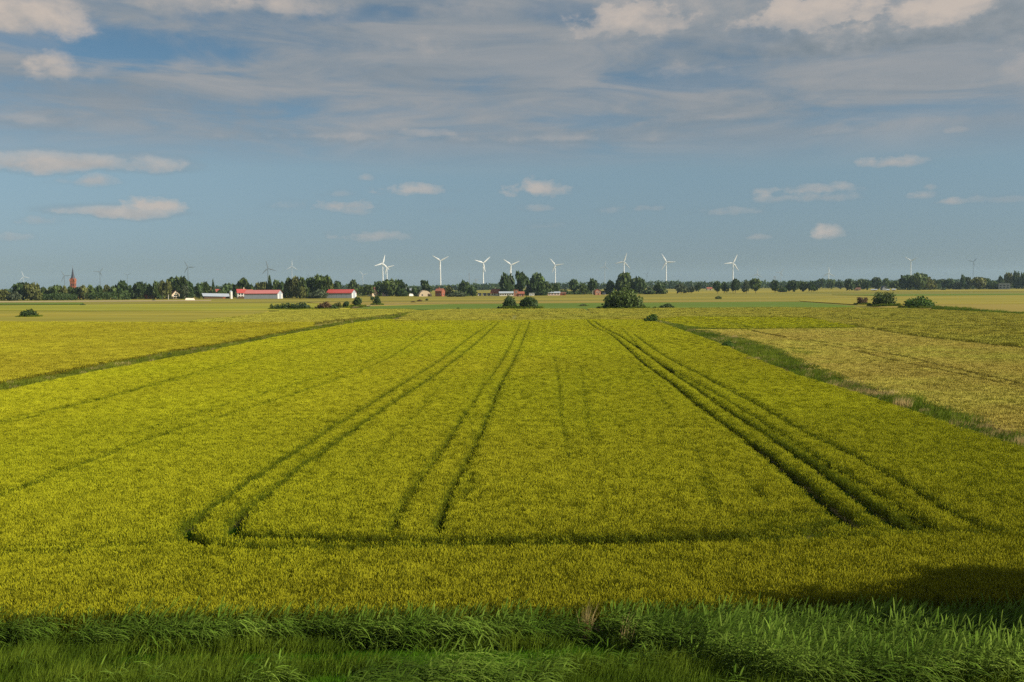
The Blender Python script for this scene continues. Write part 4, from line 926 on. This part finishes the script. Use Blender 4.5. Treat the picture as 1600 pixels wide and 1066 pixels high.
def in_poly(P, poly):
    x, y = P[:, 0], P[:, 1]; inside = np.zeros(len(P), bool); px, py = np.array(poly).T; j = len(poly) - 1
    for i in range(len(poly)):
        c = ((py[i] > y) != (py[j] > y)) & (x < (px[j] - px[i]) * (y - py[i]) / (py[j] - py[i] + 1e-12) + px[i]); inside ^= c; j = i
    return inside
def grid(x0, x1, y0, y1, sp, jit=.5):
    X, Y = np.meshgrid(np.arange(x0, x1, sp), np.arange(y0, y1, sp)); P = np.stack([X.ravel(), Y.ravel()], 1)
    return P + rng.uniform(-jit, jit, P.shape) * sp
def in_view(P, margin=7): return (np.abs(P[:, 0]) < P[:, 1] * .525 + margin)
def dist_line(P, pts):
    d = np.full(len(P), 1e9); sidx = np.zeros(len(P))
    for (a, b) in zip(pts[:-1], pts[1:]):
        a = np.array(a); b = np.array(b); ab = b - a; L2 = ab @ ab
        lo, hi = np.minimum(a, b) - 3, np.maximum(a, b) + 3
        k = np.where(((P > lo) & (P < hi)).all(1))[0]
        if not len(k): continue
        t = np.clip((P[k] - a) @ ab / L2, 0, 1); dd = np.linalg.norm(P[k] - a - t[:, None] * ab, axis=1)
        d[k] = np.minimum(d[k], dd)
    return d
def fbm(P, scale, seed, octv=4):
    """value noise"""
    out = np.zeros(len(P)); amp = 1; tot = 0; rr = np.random.default_rng(seed)
    T = rr.random((256, 256))
    for o_ in range(octv):
        Q = P / scale * 2**o_ + o_*17.3 + seed; i = np.floor(Q).astype(int); f = Q - i; f = f*f*(3 - 2*f)
        a = T[i[:,0] % 256, i[:,1] % 256]; b = T[(i[:,0]+1) % 256, i[:,1] % 256]; c = T[i[:,0] % 256, (i[:,1]+1) % 256]; d = T[(i[:,0]+1) % 256, (i[:,1]+1) % 256]
        out += amp * ((a*(1-f[:,0]) + b*f[:,0])*(1-f[:,1]) + (c*(1-f[:,0]) + d*f[:,0])*f[:,1]); tot += amp; amp *= .5
    return out / tot
def smooth(pts, n=4):
    """rounded polyline through the points"""
    P = [np.array(p, float) for p in pts]; out = []
    for i in range(len(P) - 1):
        p0, p1, p2, p3 = P[max(i-1, 0)], P[i], P[i+1], P[min(i+2, len(P)-1)]
        for k in range(n):
            t = k / n; out.append(.5*((2*p1) + (-p0+p2)*t + (2*p0-5*p1+4*p2-p3)*t*t + (-p0+3*p1-3*p2+p3)*t**3))
    out.append(P[-1]); return out
def track(pts, z=.62): return smooth([tuple(gp(x, y, z)[:2]) for x, y in pts])

# wheel tracks through the wheat: line, gap width, how far the crop is pressed down (1 = bare)
TR = [
 (track([(771,505),(735,528),(697.5,558),(634,599),(570,640),(514,674),(465,707.5),(416,739),(352.5,782.5),(311,812)]), .50, 1.0),
 (track([(352.5,782.5),(311,812),(291,834),(307,849),(334,855),(390,861),(446,860.5),(540,860),(690,858),(840,855.5),(980,853),(1125,849),(1244,846.5),(1339,842)])[4:], .70, 1.0),
 (track([(778,505),(750,532),(705,569),(671,594),(602,640),(517.5,700),(472.5,732),(409,782.5),(375,810.6)]), .50, 1.0),
 (track([(409,782.5),(375,810.6),(366,826),(369,839),(397.5,842.5),(472.5,844.5),(577.5,848),(690,847.5),(840,846),(1030,844),(1125,840),(1244,835),(1296,818)])[4:], .74, 1.0),
 (track([(814,505),(799,537.5),(780,571),(750,614),(733,640),(697.5,696),(656,756),(630,794),(609,837)]), .34, .9),
 (track([(827,505),(810,549),(784,599),(768,640),(739,707.5),(703,775),(682.5,839)]), .40, 1.0),
 (track([(917,501),(930,513),(952.5,522.5),(979,545),(1005,569),(1054,605),(1096.5,640),(1172.5,694.6)]), .62, 1.0),
 (track([(1096.5,640),(1172.5,694.6),(1248.5,754),(1291,792),(1345,824)])[4:], .98, 1.0),
 (track([(926,502),(945,515),(971,528),(1009,554),(1042.5,579),(1091,611),(1130,640),(1210.5,690)]), .66, 1.0),
 (track([(1130,640),(1210.5,690),(1296,747),(1353,790),(1391,811),(1428,830)])[4:], 1.02, 1.0),
 (track([(971,515),(1012.5,556),(1070,590),(1140,631),(1153.5,640),(1234,690),(1334,751.6),(1410,799),(1467,835.7)]), .34, .9),
 (track([(990,524),(1035,556),(1095,588),(1140,612.5),(1191.5,640),(1253,675.6),(1329,713.6),(1434,773),(1505,816),(1548,835)]), .46, 1.0),
 (track([(1548,835),(1600,836.5),(1700,838)]), .14, .5), (track([(1339,842),(1467,838),(1548,836)]), .2, .5),
 (track([(-120,695),(0,663),(150,627.5),(262.5,597.5),(375,567.5),(487.5,539),(544,526)]), .44, 1.0),
 (track([(-120,701),(0,669),(112,640),(225,610.6),(360,575),(480,543)]), .36, .9),
 (track([(-100,812),(0,780),(142.5,725),(262.5,680),(375,646),(487.5,609),(600,565.6),(667,522)]), .34, .9),
 (track([(202.5,684),(315,646),(431,612.5),(590,562),(655,522)]), .24, .9),
 (track([(739,745),(733,768),(724,790)]), .3, .6), (track([(0,868),(80,868),(180,862),(290,850)]), .22, .45), (track([(0,861),(150,858),(250,854)]), .14, .3),
 (track([(866,560),(872,600),(877.5,657.5),(889,721)]), .13, .6), (track([(906,575),(915,640),(925,700)]), .10, .4), (track([(1090,750),(1120,798)]), .2, .5), (track([(1155,745),(1200,792)]), .22, .5),
 (track([(1530,778),(1560,792)]), .22, .5), (track([(758,580),(742,640),(735,700)]), .10, .35), (track([(715,570),(660,640),(560,740)]), .10, .35), (track([(1000,580),(1075,690),(1120,780)]), .10, .35),
]
def wheat_points(P, rad):
    keep = np.ones(len(P), bool); low = np.ones(len(P)); green = np.zeros(len(P))
    for i, (ln, wd, press) in enumerate(TR):
        d = dist_line(P, ln)
        if press >= .9: keep &= d > wd/2 + rad*.30
        else:
            hit = d < wd/2 + rad*.45; low[hit] = np.minimum(low[hit], 1 - .45*press - .1*rng.random(hit.sum()))
            keep &= ~(hit & (rng.random(len(P)) < press*.45))
        green = np.maximum(green, np.clip(1 - (d - wd/2)/.35, 0, 1) * press)
        if wd > .3:
            e = (d < wd/2 + rad*.30 + .18); low[e] = np.minimum(low[e], rng.uniform(.82, .98, e.sum()))
    # worn headland where the tracks meet
    q = np.array(gp(1300, 826, .5)[:2]); dd = np.linalg.norm((P - q) / np.array([4.5, 2.2]), axis=1); k = dd < 1; low[k] *= rng.uniform(.72, .95, k.sum())
    green[k] = np.maximum(green[k], .7)
    return keep, low, green
zoneN = crop_list = [crop_clump('wheat_clump', [M['wheat_stem'], M['wheat_ear']], 100 + i, .20, 20, .80, .095, .0095, .0042, 2) for i in range(7)]
zoneM = [crop_clump('wheat_clump', [M['wheat_stem'], M['wheat_ear']], 120 + i, .29, 36, .79, .10, .0105, .0042, 2, 1.0) for i in range(6)]
zoneF = [crop_clump('wheat_clump', [M['wheat_stem'], M['wheat_ear']], 140 + i, .40, 48, .78, .12, .0135, .0055, 1, 1.2) for i in range(5)]
def near_track(P):
    d = np.full(len(P), 1e9)
    for ln, wd, press in TR: d = np.minimum(d, dist_line(P, ln) - wd/2)
    return d < .75
def along_tracks(y0, y1, per_m2):
    out = []
    for ln, wd, press in TR:
        half = wd/2 + .80
        for a, b in zip(ln[:-1], ln[1:]):
            a, b = np.array(a), np.array(b); L = np.linalg.norm(b - a); n = rng.poisson(L*2*half*per_m2)
            if n: t = (b - a)/L; nn = np.array([-t[1], t[0]]); out.append(a + t*rng.uniform(0, L, (n, 1)) + nn*rng.uniform(-half, half, (n, 1)))
    P = np.concatenate(out); return P[(P[:, 1] > y0) & (P[:, 1] < y1)]
def wheat(name, label, protos, y0, y1, sp, rad, mode='all'):
    X = max(y1*.525 + 7, 30)
    P = along_tracks(y0, y1, 20) if mode == 'edge' else grid(-X, X, y0, y1, sp)
    P = P[in_view(P)]; P = P[in_poly(P, P_MAIN)]
    if mode == 'open': P = P[~near_track(P)]
    P[:, 1] = np.clip(P[:, 1], y0, y1)
    keep, low, green = wheat_points(P, rad); P, low, green = P[keep], low[keep], green[keep]; n = len(P)
    big = fbm(P * np.array([1, .45]), 14, 3); fine = fbm(P, 2.2, 5, 3)
    # patches where the crop stands lower or thinner, and streaks along the drilling lines
    low = low * (1 - .05*np.clip((fine - .62)*6, 0, 1)) * (1 + .06*(big - .5))
    streak = fbm(P * np.array([.10, 1.0]), 1.6, 9, 3)
    low = low * (1 - .05*np.clip((streak - .60)*8, 0, 1))
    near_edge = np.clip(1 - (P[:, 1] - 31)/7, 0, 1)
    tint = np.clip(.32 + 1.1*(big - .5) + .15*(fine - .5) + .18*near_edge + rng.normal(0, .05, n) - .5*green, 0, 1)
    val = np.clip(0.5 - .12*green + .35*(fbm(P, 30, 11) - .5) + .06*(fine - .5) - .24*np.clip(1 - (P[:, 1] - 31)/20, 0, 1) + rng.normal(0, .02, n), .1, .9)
    rot = np.stack([rng.normal(0, .05, n), rng.normal(.05, .05, n) + .12*(fbm(P, 6, 21) - .5), rng.uniform(-.6, .6, n) + np.where(rng.random(n) < .5, 0, math.pi)], 1)
    scl = np.stack([rng.uniform(.9, 1.15, n)]*2 + [low*rng.normal(1, .022, n)], 1)
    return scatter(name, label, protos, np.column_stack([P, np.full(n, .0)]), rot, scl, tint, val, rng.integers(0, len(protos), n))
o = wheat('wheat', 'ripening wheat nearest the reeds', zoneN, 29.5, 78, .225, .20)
o2 = wheat('wheat', 'ripening wheat across the middle of the field', zoneM, 78, 150, .30, .29, 'open')
o3 = wheat('wheat', 'ripening wheat at the far end of the field', zoneF, 150, 300, .42, .40, 'open')
o4 = wheat('wheat', 'ripening wheat standing beside the wheel tracks', zoneN, 78, 300, .2, .20, 'edge')

lush_t = [blades('lush_tuft', [M['lush'], M['grass']], 400 + i, .16, 34, .24, .006, .9, .12) for i in range(5)]
def regrowth():
    out = []
    for ln, wd, press in TR:
        if press < .9: continue
        for a, b in zip(ln[:-1], ln[1:]):
            a, b = np.array(a), np.array(b); L = np.linalg.norm(b - a); n = rng.poisson(L*wd*26)
            if n: t = (b - a)/L; nn = np.array([-t[1], t[0]]); out.append(a + t*rng.uniform(0, L, (n, 1)) + nn*rng.uniform(-wd/2, wd/2, (n, 1)))
    P = np.concatenate(out); P = P[in_view(P) & (P[:, 1] < 200)]; n = len(P); f = fbm(P, 1.2, 17, 3)
    return scatter('track_weeds', 'low green regrowth on the floor of the wheel tracks', lush_t, np.column_stack([P, np.full(n, .01)]), np.stack([rng.normal(0, .1, n), rng.normal(0, .1, n), rng.uniform(0, 6.28, n)], 1),
                   np.stack([np.full(n, 1.1)]*2 + [rng.uniform(.7, 1.5, n)], 1), np.clip(rng.normal(.2, .2, n), 0, 1), np.clip(.18 + .4*(f - .5), .05, .9), rng.integers(0, 5, n))
regrowth()

def crop(name, label, protos, poly, sp, tintf, avoid=(), hmul=1.0, zoff=0.0):
    Q = np.array(poly); P = grid(Q[:,0].min(), Q[:,0].max(), Q[:,1].min(), Q[:,1].max(), sp); P = P[in_view(P, 10)]; P = P[in_poly(P, poly)]
    low = np.ones(len(P)); keep = np.ones(len(P), bool)
    for ln, wd in avoid: d = dist_line(P, ln); keep &= d > wd
    P = P[keep]; n = len(P); big = fbm(P, 22, 31); fine = fbm(P, 4, 33, 3)
    tint, val = tintf(P, big, fine); 
    rot = np.stack([rng.normal(0, .05, n), rng.normal(.03, .05, n), rng.uniform(0, 6.28, n)], 1); s = rng.uniform(.9, 1.2, n)
    return scatter(name, label, protos, np.column_stack([P, np.full(n, zoff)]), rot, np.stack([s, s, hmul*rng.normal(1, .03, n)*(1 + .14*(fine - .5))], 1), np.clip(tint, 0, 1), np.clip(val, .05, .95), rng.integers(0, len(protos), n))
goldc = [crop_clump('barley_clump', [M['gold_stem'], M['gold_ear']], 200 + i, .75, 60, .74, .17, .028, .012, 1, 1.6, .16) for i in range(4)]
crop('barley', 'golden barley beyond the grassy ditch', goldc, P_GOLD, .60, lambda P, b, f: (.25 + 1.2*(b - .5) + .4*(f - .5), .5 + .3*(f - .5) + .4*(b - .5)))
tanc = [crop_clump('dry_crop_clump', [M['tan_stem'], M['tan_ear']], 220 + i, .36, 24, .62, .13, .018, .008, 1, 1.3, .16) for i in range(4)]
TT = [(track([(1165, 514), (1182, 520), (1250, 531.5), (1330, 544.5), (1400, 557.5), (1500, 581), (1600, 604), (1760, 642)], .4), .62), (track([(1158, 514), (1175, 519), (1250, 534.5), (1330, 549.5), (1400, 567), (1500, 588), (1600, 610), (1760, 652)], .4), .55),
      (track([(1250, 516), (1290, 523), (1350, 531)], .4), .45), (track([(1262, 515), (1310, 523), (1360, 530)], .4), .4)]
crop('dry_crop', 'thin tan crop of the dry field', tanc, P_TAN, .40, lambda P, b, f: (.22 + 2.0*(b - .52) + 1.0*(f - .5), .5 + .4*(f - .5) + .4*(b - .5)), TT)

M['olive_stem'] = mat('grain_stem', (.200, .200, .030), .9, .08, trans=.2, tint=(.220, .195, .028), island=.12)
M['olive_ear'] = mat('grain_ear', (.330, .325, .040), .9, .08, trans=.12, tint=(.315, .27, .036), island=.12)
olivec = [crop_clump('grain_clump', [M['olive_stem'], M['olive_ear']], 240 + i, 1.25, 46, .80, .26, .060, .024, 1, 2.2, .16) for i in range(4)]
BT = [(track([(797, 502), (799, 497), (806, 487), (808, 484)], .5), .9), (track([(806, 502), (809, 496), (815, 487), (817, 484)], .5), .9), (track([(917, 500), (928, 497), (915, 486), (912, 484)], .5)[6:], .9), (track([(937, 498), (921, 487), (918, 484)], .5), .9),
      (track([(1044, 487), (1075, 495), (1100, 501)], .5), .7), (track([(1054, 487), (1085, 495), (1110, 501)], .5), .7), (track([(1480, 500), (1600, 509)], .5), .6), (track([(1395, 496), (1440, 496.5)], .5), .6)]
crop('grain', 'olive ripening grain across the middle of the plain', olivec, P_BAND, 1.05, lambda P, b, f: (.45 + 1.3*(b - .5) + .4*(f - .5), .5 + .25*(f - .5) + .3*(b - .5)), BT)
crop('grain', 'pale green grain in the wedge', olivec, P_WEDGE, 1.1, lambda P, b, f: (.25 + .8*(b - .5), .5 + .25*(f - .5)))
crop('wheat', 'yellow-green wheat in the small parcel', zoneF, P_LIME, .75, lambda P, b, f: (.25 + .8*(b - .5), .5 + .25*(f - .5)), [(track([(1060, 497), (1110, 501), (1165, 514)], .5), .55), (track([(1075, 497), (1120, 501), (1178, 515)], .5), .55)])

# grassy ditch banks
def strip_poly(a, b): return pxpoly(a, .3) + pxpoly(b, .3)[::-1]
grass_t = [blades('grass_tuft', [M['grass'], M['straw']], 300 + i, .22, 30, .62, .009, .8, .22) for i in range(5)]
rank_t = [blades('grass_tuft', [M['grass'], M['straw']], 320 + i, .5, 60, .95, .020, .6, .18) for i in range(4)]
dry_t = [blades('dry_tuft', [M['straw'], M['straw']], 340 + i, .5, 70, .85, .016, .5, .22) for i in range(3)]
def bank(name, label, protos, poly, sp, tintf, hs, keepf=None):
    Q = np.array(poly); P = grid(Q[:,0].min(), Q[:,0].max(), Q[:,1].min(), Q[:,1].max(), sp); P = P[in_view(P, 10)]; P = P[in_poly(P, poly)]
    if keepf is not None: P = P[keepf(P)]
    n = len(P); f = fbm(P, 5, 41, 3); s = rng.uniform(.85, 1.25, n)
    return scatter(name, label, protos, np.column_stack([P, np.zeros(n)]), np.stack([rng.normal(0, .06, n), rng.normal(.05, .06, n), rng.normal(0, .5, n)], 1), np.stack([s, s, hs*(.6 + .8*f)*rng.uniform(.8, 1.2, n)], 1),
                   np.clip(tintf(f) + rng.normal(0, .12, n), 0, 1), np.clip(.5 + .8*(f - .5) + rng.normal(0, .1, n), .05, .95), rng.integers(0, len(protos), n))
PL = strip_poly(STRIP_L_LOW, STRIP_L_UP); PR = strip_poly(STRIP_R_LOW, STRIP_R_UP)
bank('ditch_grass', 'rank grass along the ditch beside the golden barley', rank_t, PL, .62, lambda f: .66 + .8*(f - .5), .68)
bank('dry_grass', 'pale seeding grass mixed into the ditch beside the golden barley', dry_t, PL, 1.3, lambda f: .5 + 0*f, .85, lambda P: rng.random(len(P)) < .16)
bank('ditch_grass', 'rank green grass along the ditch beside the dry field', rank_t, PR, .55, lambda f: .32 + .9*(f - .5), 1.0, lambda P: fbm(P, 7, 51, 3) > .22)
bank('dry_grass', 'straw-coloured grass patches in the ditch beside the dry field', dry_t, PR, .6, lambda f: .4 + 1.0*(f - .5), 1.05, lambda P: (fbm(P, 7, 51, 3) < .34) & (rng.random(len(P)) < .55) | (rng.random(len(P)) < .09))
UPL = [tuple(gp(x, y, .3)[:2]) for x, y in STRIP_R_UP]
bank('dry_grass', 'pale dry grass along the upper edge of the ditch by the dry field', dry_t, strip_poly([(x + 4, y + 6) for x, y in STRIP_R_UP], [(x - 4, y - 6) for x, y in STRIP_R_UP]), .6, lambda f: .4 + 1.0*(f - .5), .8, lambda P: (dist_line(P, UPL) < .9) & (fbm(P, 6, 57, 3) > .53))
PE = pxpoly([(1030, 516), (1090, 517), (1140, 514.6), (1345, 513.6), (1345, 512), (1140, 512.8), (1075, 513.6)], .3)
bank('ditch_grass', 'dark grassy edge between the small parcel and the dry field', rank_t, PE, .7, lambda f: .3 + .8*(f - .5), 1.0)
PB = pxpoly([(1250, 499), (1350, 507), (1450, 522), (1540, 533), (1560, 538), (1450, 531), (1345, 514), (1262, 502)], .3)
bank('dry_grass', 'pale wild grass along the edge of the olive band', dry_t, PB, 1.6, lambda f: .5 + 0*f, .9, lambda P: fbm(P, 12, 61, 3) > .46)
PH = pxpoly([(1455, 483.5), (1500, 485.5), (1540, 490), (1620, 496), (1620, 494), (1545, 488), (1500, 483.4), (1460, 481.8)], .3)
bank('ditch_grass', 'dark weedy bank behind the olive band', rank_t, PH, 1.4, lambda f: .1 + .3*f, 1.6)
PD = pxpoly([(560, 484.6), (640, 488.6), (655, 487), (640, 485)], .3)
bank('ditch_grass', 'weedy tip where the ditch meets the olive band', rank_t, PD, 1.2, lambda f: .3 + .3*f, 1.2)
PLN = pxpoly([(1100, 520), (1190, 528), (1262, 552), (1268, 565), (1200, 545), (1150, 531)], .3)
bank('ditch_grass', 'green weeds spreading from the ditch into the dry field', rank_t, PLN, .8, lambda f: .35 + .4*f, .85, lambda P: fbm(P, 5, 71, 3) > .50)

# straw-coloured clumps that stand out singly
def dry_clump(px, base, wpx, hpx, label, n=160, seed=1, green=False):
    p = gp(px, base, 0); s = p.y / F; me = blades('blades', [M['dry_straw'], M['dry_straw']], seed, wpx*s*.42, n, hpx*s*.95, .008 if p.y < 60 else .02, .55, .12)
    t = thing('dry_grass_clump', label, 'dry grass', (p.x, p.y, float(bank_z(p.y)) if p.y < 34 else 0), 0, 'straw-coloured grass clumps'); link('blades', me, t)
dry_clump(914, 1006, 17, 84, 'straw-coloured upright grass clump at the wheat edge in front', 85, 1)
dry_clump(980, 1020, 30, 76, 'thinner straw-coloured patch right of the upright dry clump in front', 26, 8)
dry_clump(1408, 648, 34, 32, 'large pale seeding clump in the ditch near the end of the dry field', 260, 2)
dry_clump(1176, 570, 34, 14, 'flat straw mound at the wheat side of the ditch', 260, 3)
dry_clump(1152, 552, 22, 12, 'straw clump between the two small ditch shrubs', 200, 4)
dry_clump(1443, 656, 18, 20, 'small pinkish dry clump beyond the large pale one in the ditch', 160, 5)
dry_clump(1592, 708, 26, 30, 'dry clump at the very edge of the wheat field by the ditch', 200, 6)
dry_clump(1330, 606, 36, 14, 'wide low dry clump along the upper edge of the ditch', 220, 7)

# bank in front: reeds, rank grass and the mown strip
def on_bank(P): return bank_z(P[:, 1])
def front(name, label, protos, P, scl, tint, val, turn=.45, lean=.05, pick=None):
    n = len(P)
    return scatter(name, label, protos, np.column_stack([P, on_bank(P) - .01]), np.stack([rng.normal(0, .06, n), rng.normal(lean, .07, n), rng.normal(0, turn, n)], 1), scl, np.clip(tint, 0, 1), np.clip(val, .05, .95), rng.integers(0, len(protos), n) if pick is None else pick(n))
P = grid(-22, 24, 21.5, 31, .15); n = len(P); f = fbm(P, 2.5, 81, 3)
front('grass', 'short bright grass of the bank', lush_t, P, np.stack([np.full(n, 1.0)]*2 + [(.55 + .9*f)*rng.uniform(.7, 1.2, n)], 1), .0 + .8*(f - .3), .34 + .9*(f - .5) - .12*np.clip((-4 - P[:, 0])/4, 0, 1))
# rank grass: patches, mostly on the left and along the reed belt
P = grid(-22, 24, 21.8, 30.9, .24); f = fbm(P, 2.2, 91, 4)
mown = (np.abs(P[:, 1] - (27.4 + .012*P[:, 0])) < .95) & (P[:, 0] > -11) & (P[:, 0] < 4.5)
k = (f > np.where(P[:, 0] < -5, .36, .45)) & ~mown & ((P[:, 1] < 26.3) | (P[:, 1] > 28.3) | (P[:, 0] < -8)); P, f = P[k], f[k]; n = len(P)
front('rank_grass', 'rank dark grass and weeds on the bank', grass_t, P, np.stack([rng.uniform(.9, 1.3, n)]*2 + [(.45 + 1.0*f)*rng.uniform(.8, 1.3, n)], 1), .0 + .8*(f - .4), .28 + 1.1*(f - .5))
# reed belt along the ditch and the big stand on the right
def reeds(P, hs, label, tintoff=0.0):
    n = len(P); f = fbm(P, 1.6, 95, 3)
    front('reeds', label, RS, P, np.stack([rng.uniform(.9, 1.15, n)]*2 + [hs*(.75 + .5*f)*rng.uniform(.85, 1.15, n)], 1), .25 + tintoff + .7*(f - .5) + rng.normal(0, .15, n), .42 + 1.3*(f - .5) + rng.normal(0, .10, n), .35, .06, reed_pick)
RS = [reed_stem('reed', 500 + i, 1.5) for i in range(9)] + [reed_stem('reed', 520, 1.5, True)]
reed_pick = lambda n: np.where(rng.random(n) < .0006, 9, rng.integers(0, 9, n))
P = grid(-22, 22, 28.55, 30.5, .14); f = fbm(P, 1.5, 97, 3); lim = 28.75 + .35*np.sin(P[:, 0]*.7) + .3*(f - .5)
P = P[(P[:, 1] > lim) & (rng.random(len(P)) < .25 + 1.0*f) & (f > .30)]
cl_ = gp(914, 1006, 0); P = P[~((np.abs(P[:, 0] - cl_.x) < .22) & (P[:, 1] > cl_.y - .25))]
reeds(P, .68, 'belt of reeds along the ditch at the wheat edge')
P = grid(2, 24, 22, 29.6, .155); f = fbm(P, 1.8, 99, 3)
edge = 4.6 - (P[:, 1] - 25.5)*.55 + 1.6*(fbm(P, 2.2, 101, 3) - .5); hollow = ((P[:, 0] - 16.4)/3.6)**2 + ((P[:, 1] - 28.3)/1.5)**2 < 1
k = (P[:, 0] > edge) & ~hollow & (fbm(P, 1.1, 133, 3) > .36) & (rng.random(len(P)) < .35 + .9*f) & ~((P[:, 0] > 12.5) & (P[:, 1] < 26.9 - .0*P[:, 0]) & (f > .62)); reeds(P[k], .76, 'dense stand of reeds bending in the wind on the near bank', .06)
P = grid(-22, 6, 22.5, 26.3, .2); f = fbm(P, 1.6, 103, 3); k = (f > .52) & (rng.random(len(P)) < .45) & (P[:, 1] < 25.9 + 1.2*(f - .5)); P = P[k]
P = P[(P[:, 0] > -9) | (rng.random(len(P)) < .2)]; reeds(P, .46, 'scattered shorter reeds along the foot of the bank', .05)

# rough grass left standing round the feet of the lone bushes
out, hgt = [], []
for (px, base, wd, top, *_r) in BU:
    if wd < 12: continue
    c = gp(px, base, 0); s = c.y / F; rd = wd * s / 2; k = int(14 + rd*22)
    q = rng.uniform(0, 6.28, k); rr = rd * rng.uniform(.75, 1.35, k)
    out.append(np.column_stack([c.x + rr*np.cos(q), c.y + rr*np.sin(q)])); hgt.append(np.full(k, min(1.5, .20*(base - top)*s)))
P = np.concatenate(out); hh = np.concatenate(hgt); n = len(P)
scatter('rough_grass', 'rough tall grass round the feet of the lone bushes', rank_t, np.column_stack([P, np.full(n, .35)]), np.stack([rng.normal(0, .1, n), rng.normal(0, .1, n), rng.uniform(0, 6.28, n)], 1),
        np.stack([rng.uniform(.9, 1.6, n)]*2 + [hh*rng.uniform(.6, 1.3, n)], 1), np.clip(rng.normal(.45, .25, n), 0, 1), np.clip(rng.normal(.4, .12, n), .05, .9), rng.integers(0, len(rank_t), n))
